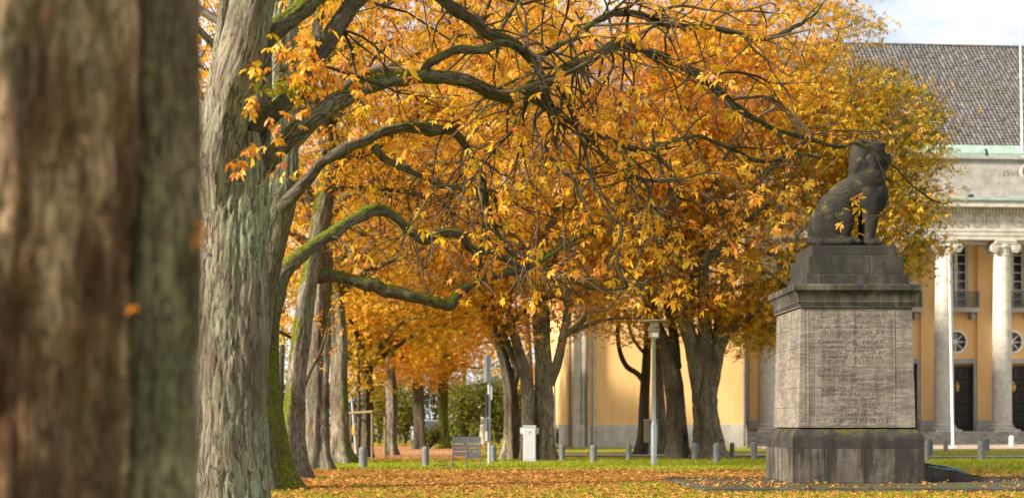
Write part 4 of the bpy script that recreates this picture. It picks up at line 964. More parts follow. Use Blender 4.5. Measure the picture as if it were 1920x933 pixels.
bough('h1', [(1085, 62, 16.7, 12), (1130, 34, 17.0, 13), (1180, 22, 17.4, 14), (1235, 45, 17.7, 15), (1290, 50, 18.0, 14), (1345, 56, 18.3, 13), (1420, 70, 18.8, 12), (1475, 58, 19.2, 9), (1530, 20, 19.6, 6), (1570, -20, 20, 4)], t2, o2, sides=28)
bough('d1', [(1040, 150, 16.5, 12), (1072, 210, 16.4, 11), (1108, 315, 16.3, 10), (1135, 395, 16.2, 9.5), (1163, 428, 16.2, 9), (1160, 500, 16.2, 7), (1178, 536, 16.3, 4)], t2, o2, sides=20, mossv=(0, .1, 0))
bough('d2', [(1150, 265, 17, 11), (1180, 320, 16.8, 10), (1213, 345, 16.7, 9), (1228, 420, 16.6, 7), (1245, 500, 16.6, 5), (1250, 560, 16.6, 3)], t2, o2, sides=20, mossv=(0, .1, 0))
bough('d3', [(1228, 268, 17.6, 11), (1240, 320, 17.5, 10), (1264, 372, 17.4, 9), (1275, 430, 17.4, 6), (1300, 490, 17.5, 4), (1340, 540, 17.6, 3)], t2, o2, sides=20, mossv=(0, .1, 0))
bough('d4', [(1035, 190, 16.6, 9), (1000, 232, 16.5, 8), (1040, 300, 16.4, 7), (1085, 345, 16.4, 5), (1110, 420, 16.4, 3)], t2, o2, sides=16, mossv=(0, .1, 0))
# --- 3: slimmer trunk directly behind
t3, o3, Y3 = tree('upright grey chestnut trunk half hidden directly behind the forked one', 500, 0, ROW, Y=17.5)
limb_obj('trunk', ctl([(462, 1020, 17.5, 90), (464, 900, 17.5, 72), (468, 700, 17.5, 70), (480, 560, 17.5, 72), (498, 450, 17.5, 80), (515, 360, 17.5, 86), (524, 280, 17.5, 72), (528, 120, 17.5, 64), (530, -20, 17.5, 58), (535, -200, 17.5, 46)]), t3, o3, M['bark'], 0.04, 110, amp=0.020, lobes=0.05, flare=0.1, seed=9.0, moss=(0.0, 0.0, 0.1))
bough('b2', [(512, 410, 17.4, 52), (545, 365, 17.3, 36), (610, 305, 17.4, 31), (690, 258, 17.6, 29), (750, 241, 17.9, 28), (815, 243, 18.2, 27), (858, 255, 18.4, 23), (885, 285, 18.6, 18), (906, 330, 18.8, 15), (913, 380, 19.0, 14), (928, 430, 19.2, 13), (958, 475, 19.5, 12), (1000, 500, 19.9, 9), (1050, 508, 20.4, 7), (1100, 536, 20.8, 6), (1180, 538, 21.5, 5), (1245, 512, 22, 3.5)], t3, o3, mossv=(0.0, 0.5, 0))
bough('b2b', [(700, 275, 17.6, 16), (725, 300, 17.7, 14), (770, 320, 17.9, 13), (820, 345, 18.2, 11), (865, 352, 18.5, 9), (930, 360, 18.9, 7), (990, 395, 19.3, 5)], t3, o3, sides=24)
# --- 4: mossy trunk leaning, with mossy boughs
t4, o4, Y4 = tree('dark chestnut trunk with thick green moss at its foot, third from the front', 496, 917, ROW)
limb_obj('trunk', ctl([(502, 930, Y4, 118), (500, 880, Y4, 92), (494, 780, Y4, 70), (492, 680, Y4, 58), (496, 600, Y4, 54), (510, 540, Y4, 52)]), t4, o4, M['bark_dark'], 0.06, 90, amp=0.025, lobes=0.08, flare=0.30, seed=11.0, moss=(0.22, 0.0, 0.35))
bough('b3', [(508, 580, Y4, 44), (530, 520, Y4, 46), (550, 488, Y4, 42), (600, 452, Y4 + .2, 34), (650, 420, Y4 + .5, 31), (705, 393, Y4 + .9, 29), (740, 405, Y4 + 1.2, 26), (765, 430, Y4 + 1.4, 25), (795, 449, Y4 + 1.6, 24), (830, 438, Y4 + 1.8, 22), (866, 440, Y4 + 2, 21), (880, 465, Y4 + 2.2, 22), (920, 472, Y4 + 2.6, 19), (955, 488, Y4 + 3, 16), (985, 502, Y4 + 3.3, 13), (1030, 480, Y4 + 3.8, 9), (1090, 440, Y4 + 4.3, 6), (1150, 430, Y4 + 5, 4)], t4, o4, mossv=(0.18, 0.8, 0), sides=28)
bough('b3s', [(515, 560, Y4, 34), (512, 480, Y4 + .2, 36), (520, 380, Y4 + .5, 33), (545, 260, Y4 + .8, 30), (580, 140, Y4 + 1, 28), (600, 20, Y4 + 1.2, 25), (610, -120, Y4 + 1.4, 20)], t4, o4, sides=32)
# --- 5
t5, o5, Y5 = tree('chestnut with a pale streaked trunk and mossy fork, fourth from the front', 552, 897, ROW)
limb_obj('trunk', ctl([(551, 905, Y5, 70), (549, 860, Y5, 52), (550, 780, Y5, 40), (556, 700, Y5, 36), (566, 620, Y5, 34), (577, 540, Y5, 32), (590, 470, Y5, 31), (604, 400, Y5, 34), (615, 335, Y5, 30)]), t5, o5, M['bark_far'], 0.08, 60, amp=0.025, lobes=0.08, flare=0.35, seed=13.0, moss=(0.22, 0.0, 0.38), mdir=(-1, -0.2, 0))
bough('b5a', [(612, 350, Y5, 30), (625, 318, Y5, 30), (650, 300, Y5 + .2, 26), (690, 280, Y5 + .4, 22), (715, 268, Y5 + .6, 20), (760, 230, Y5 + 1, 16), (820, 205, Y5 + 1.5, 12)], t5, o5, mossv=(0.4, 0.6, 0), sides=32)
bough('b5b', [(612, 345, Y5, 24), (622, 290, Y5, 20), (615, 240, Y5, 18), (610, 150, Y5 + .3, 16), (625, 40, Y5 + .6, 14), (640, -80, Y5 + 1, 10)], t5, o5, mossv=(0.3, 0.3, 0), sides=28)
bough('b5c', [(618, 352, Y5, 16), (660, 353, Y5 + .2, 13), (710, 354, Y5 + .4, 12), (755, 358, Y5 + .7, 11), (800, 372, Y5 + 1, 9), (840, 392, Y5 + 1.3, 6), (880, 420, Y5 + 1.6, 4)], t5, o5, mossv=(0.25, 0.4, 0), sides=24)
bough('b4', [(585, 520, Y5 + .1, 34), (625, 516, Y5 + .2, 29), (680, 530, Y5 + .4, 29), (730, 545, Y5 + .6, 28), (780, 556, Y5 + .8, 26), (815, 566, Y5 + 1, 24), (842, 572, Y5 + 1.2, 24), (858, 550, Y5 + 1.3, 22), (895, 524, Y5 + 1.6, 20), (950, 511, Y5 + 2, 18), (995, 500, Y5 + 2.4, 14), (1040, 470, Y5 + 2.8, 9), (1090, 455, Y5 + 3.3, 6)], t5, o5, mossv=(0.30, 0.8, 0), sides=28)
# --- 6, 7
t6, o6, Y6 = tree('chestnut with pinkish grey trunk and dark mossy side, fifth from the front', 597, 879, ROW)
limb_obj('trunk', ctl([(597, 884, Y6, 60), (596, 840, Y6, 47), (596, 760, Y6, 43), (598, 660, Y6, 42), (602, 560, Y6, 40), (606, 440, Y6, 36), (612, 300, Y6, 30)]), t6, o6, M['bark_far'], 0.1, 56, amp=0.055, freq=0.6, lobes=0.10, nlobe=3, flare=0.3, seed=15.0, moss=(0.06, 0.0, 0.5), mdir=(1, 0.5, 0))
t7, o7, Y7 = tree('grey chestnut trunk with mossy foot at the end of the left row by the bollard', 639, 866, ROW)
limb_obj('trunk', ctl([(640, 870, Y7, 56), (639, 830, Y7, 38), (638, 740, Y7, 32), (636, 640, Y7, 32), (630, 560, Y7, 30), (622, 440, Y7, 26)]), t7, o7, M['bark_far'], 0.1, 48, amp=0.055, freq=0.6, lobes=0.10, nlobe=3, flare=0.4, seed=17.0, moss=(0.12, 0.0, 0.35))
tb, ob_, Yb = tree('slim young tree with smooth brown stem between the big left trunks', 567, 884, 'young trees', name='young_tree')
limb_obj('trunk', ctl([(567, 886, Yb, 12), (568, 800, Yb, 10), (567, 730, Yb, 9), (562, 640, Yb, 7), (555, 560, Yb, 5)]), tb, ob_, M['twig'], 0.1, 16, amp=0.004)
limb_obj('limb', ctl([(567, 738, Yb, 7), (580, 700, Yb, 6), (600, 660, Yb, 5), (615, 610, Yb, 3)]), tb, ob_, M['twig'], 0.1, 12, amp=0.002)
rg = np.random.default_rng(77); s_ = np.array([P(562, 640, Yb), P(555, 560, Yb), P(600, 660, Yb), P(615, 610, Yb)])
crown(tb, ob_, s_, np.array([P(rg.uniform(530, 650), rg.uniform(560, 680), Yb + rg.uniform(-1, 1)) for _ in range(26)]), 70, rg, hue=0.66, spread=0.2, size=(0.10, 0.17))

def limbs_from(tr, org, base, n, rng, reach, rise, r0, az0=0.0, azr=2 * math.pi, step=0.25, mat='bark_far', mossv=(0.0, 0.35, 0.0)):
    S = []
    for k in range(n):
        a = az0 + azr * (k + rng.uniform(-0.3, 0.3)) / n; L = reach * rng.uniform(0.7, 1.1); h = rise * rng.uniform(0.6, 1.2); d = np.array([math.cos(a), math.sin(a), 0]); b = np.array(base) + np.array([0, 0, rng.uniform(-0.8, 0.8)])
        C = [list(b) + [r0]]
        for f in (0.25, 0.5, 0.75, 1.0):
            p = b + d * L * f ** 1.1 + np.array([0, 0, h * (1.6 * f - 0.7 * f * f)]) + rng.normal(0, 0.06 * L, 3) * f; C.append(list(p) + [r0 * (1 - 0.78 * f)])
        limb_obj('limb', np.array(C), tr, org, M[mat], step, 14, amp=0.02, moss=mossv, seed=k * 1.3); S.append(resample(np.array(C), 0.6)[1:, :3])
    return np.concatenate(S)
LEFT_HUE = lambda p: np.where(p[:, 2] < 6, -0.04, 0.0)
rg = np.random.default_rng(21)
def infront(q): return q[:, 1] > 0          # placeholder keep: everything
# crowns of the left row (hang right over the lawn)
sb = np.concatenate([BOUGH[k][::12, :3] for k in ('b3', 'b3s')]); S = np.concatenate([sb, limbs_from(t4, o4, P(520, 250, Y4 + .6), 6, rg, 4.5, 3.0, 0.13)])
crown(t4, o4, S, ellipsoid_pts(330, (-3.2, 33.2, 11.0), (5.6, 3.8, 4.4), rg, 0.3), 7500, rg, hue=0.62, hsd=0.155)
sb = np.concatenate([BOUGH[k][::12, :3] for k in ('b5a', 'b5b', 'b5c', 'b4')]); S = np.concatenate([sb, limbs_from(t5, o5, P(612, 260, Y5 + .3), 6, rg, 4.5, 3.5, 0.13)])
crown(t5, o5, S, ellipsoid_pts(380, (-3.2, 37.0, 11.0), (5.6, 4.4, 5.4), rg, 0.3), 9500, rg, hue=0.60, hsd=0.155)
S = limbs_from(t6, o6, P(608, 400, Y6), 9, rg, 5.0, 3.5, 0.16)
crown(t6, o6, S, ellipsoid_pts(420, (-4.2, 43.5, 10.5), (6.2, 4.6, 5.8), rg, 0.25), 8500, rg, hue=0.60, hsd=0.155)
S = limbs_from(t7, o7, P(628, 520, Y7), 9, rg, 5.0, 3.5, 0.16)
crown(t7, o7, S, ellipsoid_pts(420, (-4.6, 50.0, 10.0), (6.2, 4.6, 6.0), rg, 0.25), 8500, rg, hue=0.59, hsd=0.155)
# crown high above 2 and 3, out of the picture for the most part
S = np.concatenate([BOUGH[k][::14, :3] for k in ('up1', 'up2', 'top')]); crown(t2, o2, S, ellipsoid_pts(150, (-0.6, 16.0, 7.6), (4.2, 3.0, 1.5), rg, 0.2), 1500, rg, hue=0.62, size=(0.10, 0.15))
S = np.concatenate([BOUGH['b2'][::14, :3], [P(532, -100, 17.5), P(535, -200, 17.5)]]); crown(t3, o3, S, ellipsoid_pts(70, (-1.5, 18.5, 7.4), (3.2, 2.5, 1.4), rg, 0.2), 600, rg, hue=0.62, size=(0.10, 0.15))

# right row
def ctl2(p): return ctl(p) * np.array([1, 1, 1, 0.80])
r1, q1, YR1 = tree('double-stemmed chestnut behind the white cabinet', 1015, 861, ROWR)
limb_obj('trunk', ctl2([(1024, 866, YR1, 52), (1022, 830, YR1, 43), (1020, 760, YR1, 42), (1018, 680, YR1, 40), (1014, 600, YR1, 42), (1012, 520, YR1 + .2, 36), (1018, 430, YR1 + .4, 28)]), r1, q1, M['bark_far'], 0.1, 56, amp=0.06, freq=0.6, lobes=0.10, nlobe=3, flare=0.25, seed=21.0, moss=(0.02, 0.1, 0.2))
limb_obj('stem', ctl2([(990, 866, YR1 - .2, 40), (991, 800, YR1 - .2, 34), (990, 740, YR1 - .2, 32), (982, 690, YR1 - .2, 27), (965, 630, YR1 - .1, 22), (950, 560, YR1, 18), (935, 480, YR1, 14)]), r1, q1, M['bark_far'], 0.1, 40, amp=0.04, freq=0.6, lobes=0.06, flare=0.2, seed=22.0, moss=(0.02, 0.1, 0.2))
limb_obj('limb', ctl2([(1030, 720, YR1, 26), (1045, 680, YR1 - .1, 24), (1056, 630, YR1 - .3, 22), (1066, 570, YR1 - .5, 18), (1072, 500, YR1 - .6, 14)]), r1, q1, M['bark_far'], 0.1, 32, amp=0.02, seed=23.0, moss=(0.15, 0.35, 0.2))
r2, q2, YR2 = tree('reddish brown furrowed chestnut trunk left of the white cabinet', 958, 860, ROWR)
limb_obj('trunk', ctl2([(957, 864, YR2, 46), (958, 820, YR2, 35), (958, 760, YR2, 32), (953, 710, YR2, 29), (940, 660, YR2, 25), (922, 610, YR2, 21), (905, 550, YR2, 17)]), r2, q2, M['bark_far'], 0.1, 48, amp=0.055, freq=0.6, lobes=0.09, flare=0.3, seed=24.0, moss=(0.0, 0.1, 0.0))
limb_obj('limb', ctl2([(960, 735, YR2, 18), (968, 690, YR2, 17), (950, 640, YR2 - .2, 14), (930, 580, YR2 - .5, 11)]), r2, q2, M['bark_far'], 0.1, 24, amp=0.02, seed=25.0, moss=(0.1, 0.3, 0.0))
r3, q3, YR3 = tree('thickest chestnut, many stems fused in a fluted trunk left of the pedestal', 1325, 858, ROWR)
limb_obj('trunk', ctl2([(1330, 864, YR3, 80), (1328, 830, YR3, 62), (1324, 780, YR3, 54), (1321, 720, YR3, 53), (1321, 690, YR3, 54), (1322, 655, YR3, 42), (1323, 620, YR3, 14)]), r3, q3, M['bark_far'], 0.06, 110, amp=0.09, freq=0.6, lobes=0.17, nlobe=5, flare=0.14, seed=26.0, moss=(0.02, 0.05, 0.12), mdir=(-1, 0, 0))
for pts, mv in (([(1312, 760, YR3 - .05, 26), (1309, 700, YR3 - .1, 42), (1296, 640, YR3 - .2, 36), (1278, 590, YR3 - .3, 31), (1266, 540, YR3 - .3, 28), (1258, 470, YR3 - .3, 24), (1250, 400, YR3 - .3, 19)], (0.05, .2, .2)),
                ([(1321, 740, YR3 - .2, 26), (1322, 670, YR3 - .3, 38), (1322, 610, YR3 - .4, 30), (1318, 550, YR3 - .4, 26), (1322, 480, YR3 - .3, 22), (1332, 400, YR3, 18)], (0.05, .1, .1)),
                ([(1332, 750, YR3, 24), (1339, 690, YR3, 36), (1348, 630, YR3, 30), (1352, 580, YR3 + .2, 25), (1362, 520, YR3 + .4, 20), (1380, 440, YR3 + .6, 15)], (0.05, .2, .2)),
                ([(1350, 650, YR3 - .1, 26), (1375, 615, YR3 - .3, 22), (1405, 592, YR3 - .5, 20), (1440, 565, YR3 - .8, 17), (1475, 530, YR3 - 1.2, 14), (1510, 470, YR3 - 1.6, 10)], (0.1, .4, 0)),
                ([(1290, 620, YR3 + .3, 20), (1300, 570, YR3 + .3, 17), (1296, 520, YR3 + .4, 15), (1310, 450, YR3 + .5, 12)], (0.1, .2, 0)),
                ([(1300, 640, YR3 - .4, 18), (1283, 560, YR3 - .6, 16), (1290, 510, YR3 - .7, 14), (1305, 470, YR3 - .8, 11)], (0.1, .2, 0))):
    limb_obj('stem', ctl2(pts), r3, q3, M['bark_far'], 0.1, 36, amp=0.04, freq=0.6, lobes=0.05, seed=pts[0][0] * 0.1, moss=mv)
r4, q4, YR4 = tree('mossy chestnut trunk leaning left beside the thick fluted trunk', 1268, 857, ROWR)
limb_obj('trunk', ctl2([(1270, 862, YR4, 58), (1269, 820, YR4, 46), (1266, 760, YR4, 42), (1260, 700, YR4, 38), (1246, 650, YR4, 30), (1228, 600, YR4, 24), (1210, 550, YR4, 20), (1195, 480, YR4, 15)]), r4, q4, M['bark_far'], 0.1, 56, amp=0.055, freq=0.6, lobes=0.10, flare=0.25, seed=31.0, moss=(0.14, 0.1, 0.2))
limb_obj('limb', ctl2([(1268, 690, YR4, 26), (1262, 620, YR4 + .2, 22), (1245, 540, YR4 + .3, 17), (1238, 460, YR4 + .4, 13)]), r4, q4, M['bark_dark'], 0.1, 28, amp=0.02, seed=32.0, moss=(0.2, 0.2, 0.0))
r5, q5, YR5 = tree('slender mossy tree with a curved low limb left of the street lamp', 1206, 852, ROWR)
limb_obj('trunk', ctl2([(1204, 857, YR5, 36), (1206, 820, YR5, 27), (1208, 760, YR5, 24), (1211, 700, YR5, 22), (1214, 640, YR5, 17), (1218, 570, YR5, 14), (1222, 500, YR5, 11)]), r5, q5, M['bark_dark'], 0.1, 40, amp=0.018, lobes=0.06, flare=0.3, seed=33.0, moss=(0.22, 0.1, 0.2), mdir=(-1, 0, 0))
limb_obj('limb', ctl2([(1208, 715, YR5, 15), (1195, 700, YR5, 13), (1175, 686, YR5 - .2, 12), (1163, 660, YR5 - .3, 11), (1158, 625, YR5 - .4, 10), (1160, 600, YR5 - .4, 9), (1150, 570, YR5 - .5, 7), (1140, 520, YR5 - .6, 5)]), r5, q5, M['bark_dark'], 0.08, 24, amp=0.01, seed=34.0, moss=(0.3, 0.3, 0))
limb_obj('limb', ctl2([(1212, 665, YR5, 9), (1198, 650, YR5, 8), (1185, 630, YR5 + .2, 7), (1180, 610, YR5 + .3, 6), (1170, 580, YR5 + .3, 5)]), r5, q5, M['bark_dark'], 0.08, 20, amp=0.008, seed=35.0, moss=(0.3, 0.3, 0))
r6, q6, YR6 = tree('dark chestnut trunk just behind the street lamp post', 1240, 851, ROWR)
limb_obj('trunk', ctl2([(1242, 856, YR6, 36), (1240, 800, YR6, 25), (1236, 720, YR6, 22), (1234, 640, YR6, 19), (1226, 560, YR6, 15), (1222, 480, YR6, 11)]), r6, q6, M['bark_far'], 0.1, 36, amp=0.02, lobes=0.08, flare=0.4, seed=36.0, moss=(0.12, 0.1, 0.2))
rg = np.random.default_rng(31)
OLIVE = lambda p: np.clip((p[:, 0] - 7.5) * -0.032, -0.22, 0.0) - np.where(p[:, 2] < 7.5, np.clip((p[:, 0] - 4) * 0.015, 0, 0.08), 0)
S = np.concatenate([limbs_from(r1, q1, P(1016, 500, YR1 + .3), 9, rg, 6.0, 3.0, 0.2), limbs_from(r1, q1, P(1062, 590, YR1 - .4), 4, rg, 4.0, 1.0, 0.12)])
crown(r1, q1, S, ellipsoid_pts(620, (1.6, 53.0, 11.2), (6.6, 5.2, 7.0), rg, 0.25), 24000, rg, hue=0.62, hsd=0.15, spread=0.46, size=(0.14, 0.23))
S = limbs_from(r2, q2, P(925, 600, YR2), 8, rg, 4.6, 3.0, 0.15)
crown(r2, q2, S, ellipsoid_pts(420, (-1.6, 53.0, 9.6), (5.0, 4.6, 5.6), rg, 0.25), 11500, rg, hue=0.60, hsd=0.15)
S = np.concatenate([limbs_from(r3, q3, P(1300, 480, YR3), 10, rg, 7.0, 4.0, 0.22), limbs_from(r3, q3, P(1480, 510, YR3 - 1.3), 5, rg, 3.5, 1.5, 0.10), limbs_from(r3, q3, P(1440, 560, YR3 - .8), 4, rg, 3.0, -0.6, 0.08)])
KEEP3 = lambda q: ~((q[:, 2] < 7.2) & (q[:, 0] > 13.2))
crown(r3, q3, S, np.concatenate([ellipsoid_pts(900, (8.6, 56.5, 11.6), (8.6, 5.6, 7.6), rg, 0.25, KEEP3), ellipsoid_pts(420, (9.2, 55.5, 14.2), (5.2, 4.5, 5.4), rg, 0.1), ellipsoid_pts(110, (9.4, 54.5, 5.6), (2.4, 2.0, 1.3), rg, 0.1), ellipsoid_pts(330, (14.2, 55.5, 11.0), (3.2, 3.2, 4.6), rg, 0.2, KEEP3)]), 52000, rg, hue=0.62, hsd=0.15, hue_fn=OLIVE, spread=0.44, size=(0.15, 0.25))
S = limbs_from(r4, q4, P(1205, 520, YR4), 7, rg, 4.2, 3.0, 0.13)
crown(r4, q4, S, ellipsoid_pts(360, (5.2, 57.0, 9.8), (4.6, 4.0, 5.2), rg, 0.25), 8500, rg, hue=0.62, hsd=0.15)
S = limbs_from(r5, q5, P(1219, 520, YR5), 6, rg, 3.6, 2.5, 0.10); S = np.concatenate([S, [P(1150, 570, YR5 - .5), P(1140, 520, YR5 - .6), P(1170, 580, YR5 + .3)]])
crown(r5, q5, S, ellipsoid_pts(230, (4.4, 60.5, 9.0), (4.0, 3.4, 4.0), rg, 0.25), 4200, rg, hue=0.60, hsd=0.15)
S = limbs_from(r6, q6, P(1222, 480, YR6), 6, rg, 3.6, 3.0, 0.10)
crown(r6, q6, S, ellipsoid_pts(200, (6.2, 62.0, 11.0), (4.2, 3.6, 4.2), rg, 0.25), 3800, rg, hue=0.55, hsd=0.15)

# trees further down the avenue
FAR = 'avenue trees in the background'
for lab, px, yb, pts, mat, hue, crn, nl, mv in (
        ('slim pale grey trunk in the background beside the stake frame', 734, 853, [(733, 857, 28), (733, 820, 21), (734, 760, 20), (733, 700, 18), (731, 620, 15), (730, 540, 11)], 'bark_far', 0.52, (5.0, 4.6, 4.6), 9500, (0, 0, 0)),
        ('dark background trunk between the grey trunk and the bollard', 787, 842, [(787, 845, 32), (787, 820, 24), (786, 770, 22), (783, 710, 20), (778, 670, 17), (774, 620, 12)], 'bark_dark', 0.54, (4.8, 4.6, 3.1), 9000, (0.1, 0, 0)),
        ('dark ivy-clad background trunk behind the grey board', 831, 840, [(832, 843, 28), (831, 800, 20), (831, 750, 18), (832, 690, 16), (834, 620, 12)], 'bark_dark', 0.50, (4.4, 4.6, 3.1), 9000, (0.6, 0, 0)),
        ('dark mossy background trunk inside the timber stake frame', 688, 857, [(688, 861, 24), (688, 820, 18), (687, 760, 16), (684, 690, 14), (680, 610, 11)], 'bark_dark', 0.47, (4.4, 4.2, 4.2), 8000, (0.2, 0, 0))):
    tr, og, Yt = tree(lab, px, yb, FAR, name='avenue_tree')
    limb_obj('trunk', ctl([(a, b, Yt, w) for a, b, w in pts]), tr, og, M[mat], 0.12, 32, amp=0.055, freq=0.6, lobes=0.08, flare=0.25, seed=px * 0.1, moss=mv)
    top = P(pts[-1][0], pts[-1][1], Yt); S = limbs_from(tr, og, P(pts[-2][0], pts[-2][1], Yt), 8, rg, 4.2, 2.2 if og[1] < 65 else 1.0, 0.13, mat=mat)
    crown(tr, og, S, ellipsoid_pts(330, (og[0] + (0.3 if og[1] < 65 else -1.3), og[1], 7.9 if og[1] < 65 else 6.3), crn, rg, 0.2), nl, rg, hue=hue, hsd=0.10, size=(0.16, 0.26))
# far wood closing the view: one mass of crowns on many trunks
rg = np.random.default_rng(41); lines = []; lp_ = []; lh = []
for k in range(26):
    X = rg.uniform(-48, 3); Yk = rg.uniform(92, 135); H = rg.uniform(12, 20); lines.append(np.array([[X, Yk, -0.1, 0.32], [X + rg.normal(0, .1), Yk, 2.5, 0.24], [X + rg.normal(0, .4), Yk, H * 0.6, 0.13], [X, Yk, H * 0.9, 0.04]]))
    n = 640; q = ellipsoid_pts(60, (X, Yk, H * 0.62), (rg.uniform(3, 4.5), 3.5, H * 0.40), rg, 0.2); pos = q[rg.integers(0, 60, n)] + rg.normal(0, 0.6, (n, 3)); lp_.append(pos); lh.append(np.clip(rg.normal(rg.choice([0.16, 0.34, 0.5, 0.56, 0.62]), 0.1, n), 0, 1))
V, F = twig_mesh(lines, 8); wood = thing('distant_wood', 'far-off mass of autumn trees closing the avenue behind the trunks', 'wood', (0, 0, 0)); wood['kind'] = 'stuff'
link('trunks', mk_mesh('trunks', V, F), M['bark_dark'], wood, kind='stuff'); lp_ = np.concatenate(lp_); link('foliage', leaves_mesh(lp_, rg.uniform(0.36, 0.56, len(lp_)), np.concatenate(lh), rg, TPL=TPL_L), M['leaf'], wood, kind='stuff')
# shrubs
def shrub(label, px, yb, wpx, top, hue, n, seed):
    rs = np.random.default_rng(seed); Y = depth(yb); o = np.array([(px - CX) / F_PX * Y, Y, 0.0]); w = wpx * 0.5 * Y / F_PX; h = EYE + (HY - top) / F_PX * Y
    t = thing('shrub', label, 'shrub', o, 0, 'shrubs under the far trees'); lines = []; tip = []
    for k in range(22):
        a = rs.uniform(0, 6.28); e = np.array([o[0] + w * rs.uniform(0.3, 1) * math.cos(a), o[1] + w * rs.uniform(0.3, 1) * math.sin(a), h * rs.uniform(0.5, 0.98)]); m = (o + e) / 2 + np.array([0, 0, h * 0.15]); lines.append(np.column_stack([np.array([o, m, e]), [0.03, 0.02, 0.008]])); tip += [m, e, (m + e) / 2]
    V, F = twig_mesh(lines, 4); link('stems', mk_mesh('stems', V - o, F), M['twig'], t, kind='stuff'); tip = np.array(tip); pos = tip[rs.integers(0, len(tip), n)] + rs.normal(0, 0.30, (n, 3)) * np.array([w * 0.9, w * 0.9, h * 0.45]).clip(0.3); pos[:, 2] = np.clip(pos[:, 2], 0.05, h * 1.08)
    link('foliage', leaves_mesh(pos - o, rs.uniform(0.10, 0.20, n), np.clip(rs.normal(hue, 0.06, n), 0, 1), rs, (0.0, 0.8), 0.7), M['leaf'], t, kind='stuff')
shrub('yellow-green shrub behind the stake frame', 712, 834, 44, 722, 0.20, 1800, 1)
shrub('green shrub between the grey and the dark background trunks', 760, 834, 56, 730, 0.12, 2200, 2)
shrub('dark green shrub hiding the lower half of the parked car', 806, 841, 46, 799, 0.06, 900, 3)
shrub('broad green bush behind the grey board', 872, 834, 76, 705, 0.11, 3800, 4)
shrub('dark green bush behind the sign pole', 935, 834, 74, 695, 0.08, 3800, 5)
hd_ = thing('hedge', 'tall dark green hedge closing the park behind the avenue', 'hedge', (-18, 97, 0)); rs = np.random.default_rng(8)
lines = [np.array([[x, rs.uniform(-.6, .6), -0.05, 0.04], [x + rs.normal(0, .2), rs.uniform(-.8, .8), 2.0, 0.03], [x + rs.normal(0, .4), rs.uniform(-.9, .9), 3.6, 0.01]]) for x in np.linspace(-24, 21, 90)]; V, F = twig_mesh(lines, 4); link('stems', mk_mesh('stems', V, F), M['twig'], hd_, kind='stuff')
n = 14000; hx = rs.uniform(-25, 22, n); hz = rs.uniform(0.02, 1, n) ** 0.8 * (3.6 + 1.6 * fbm(np.stack([hx * 0.35, hx * 0, hx * 0], 1), 2)); link('foliage', leaves_mesh(np.column_stack([hx, rs.normal(0, 0.6, n), hz]), rs.uniform(0.34, 0.52, n), np.clip(rs.normal(0.04, 0.05, n), 0, 1), rs, (0, .8), .7, TPL_L), M['leaf'], hd_, kind='stuff')
shrub('low green bush at the left corner of the orange building', 1046, 836, 22, 806, 0.10, 500, 6)

# --- twigs and single leaves on the near boughs
def clear(p):
    px, py = CX + p[0] / p[1] * F_PX, HY - (p[2] - EYE) / p[1] * F_PX
    return py < 560 - max(0, px - 1330) * 0.45 and not (px > 1590 and py < 240)
def sprout(C, n, rng, lmin, lmax, t0=0.25, sub=2, t1=0.995):
    out, tips = [], []
    def run(p, d, L, r, lvl):
        k = max(4, int(L / 0.14)); p = np.array(p); pts = [list(p) + [r]]; d = np.array(d); p = np.array(p)
        for i in range(k):
            f = i / k; d = d + rng.normal(0, 0.16, 3) + np.array([0, 0, -0.10 if f < 0.6 else 0.16]); d = d / np.linalg.norm(d); p = p + d * L / k
            if not clear(p): break
            pts.append(list(p) + [r * (1 - 0.8 * (i + 1) / k) ** 0.8 + 0.0012])
            if lvl < sub and i > 1 and rng.random() < 0.30: run(p, nrm(d + rng.normal(0, 0.7, 3)), L * rng.uniform(0.3, 0.55), r * 0.6, lvl + 1)
        if len(pts) > 2: out.append(np.array(pts)); tips.append((p, d))
    for _ in range(n):
        i = int(len(C) * rng.uniform(t0, t1 if rng.random() < 0.85 else 0.995)); i = min(i, len(C) - 2); tg = nrm(C[i + 1, :3] - C[i, :3]); d = rng.normal(0, 1, 3); d = nrm(d - tg * (d @ tg)) + tg * rng.uniform(0.1, 0.7); d[2] -= 0.15
        run(C[i, :3], nrm(d), rng.uniform(lmin, lmax) * (1.5 if rng.random() < 0.2 else 1.0), min(rng.uniform(0.010, 0.024), C[i, 3] * 0.5 + 0.003), 0)
    return out, tips
rg = np.random.default_rng(51); fine = []
for v in range(6):
    TV, TF = leaf_template(rg, [5, 6, 7, 5, 6, 7][v], [0.1, 0.3, 0.5, 0.8, 1.0, 0.6][v], True)
    for hv in (0.20, 0.44, 0.58, 0.72, 0.80): fine.append((hv, mk_mesh('leaf', TV, [TF], True, {'hue': np.full(len(TV), hv)})))
    for _, me in fine[-5:]: me.materials.append(M['leaf'])
def put_leaf(tr, org, p, rng, hue, size):
    me = [m for h, m in fine if abs(h - min((0.20, 0.44, 0.58, 0.72, 0.80), key=lambda q: abs(q - hue))) < 1e-6]; me = me[rng.integers(0, len(me))]
    ax, la, up = leaf_frames(1, rng, (0.3, 1.1), 0.6); o = link('leaf', me, None, tr); m = Matrix([[ax[0][i], la[0][i], up[0][i], 0] for i in range(3)] + [[0, 0, 0, 1]])
    q = m.to_quaternion(); o.rotation_mode = 'QUATERNION'; o.rotation_quaternion = q; o.scale = (size,) * 3; o.location = tuple(np.array(p) - org)
lines2, stuffpos, stuffhue = [], [], []; nleaf = 0
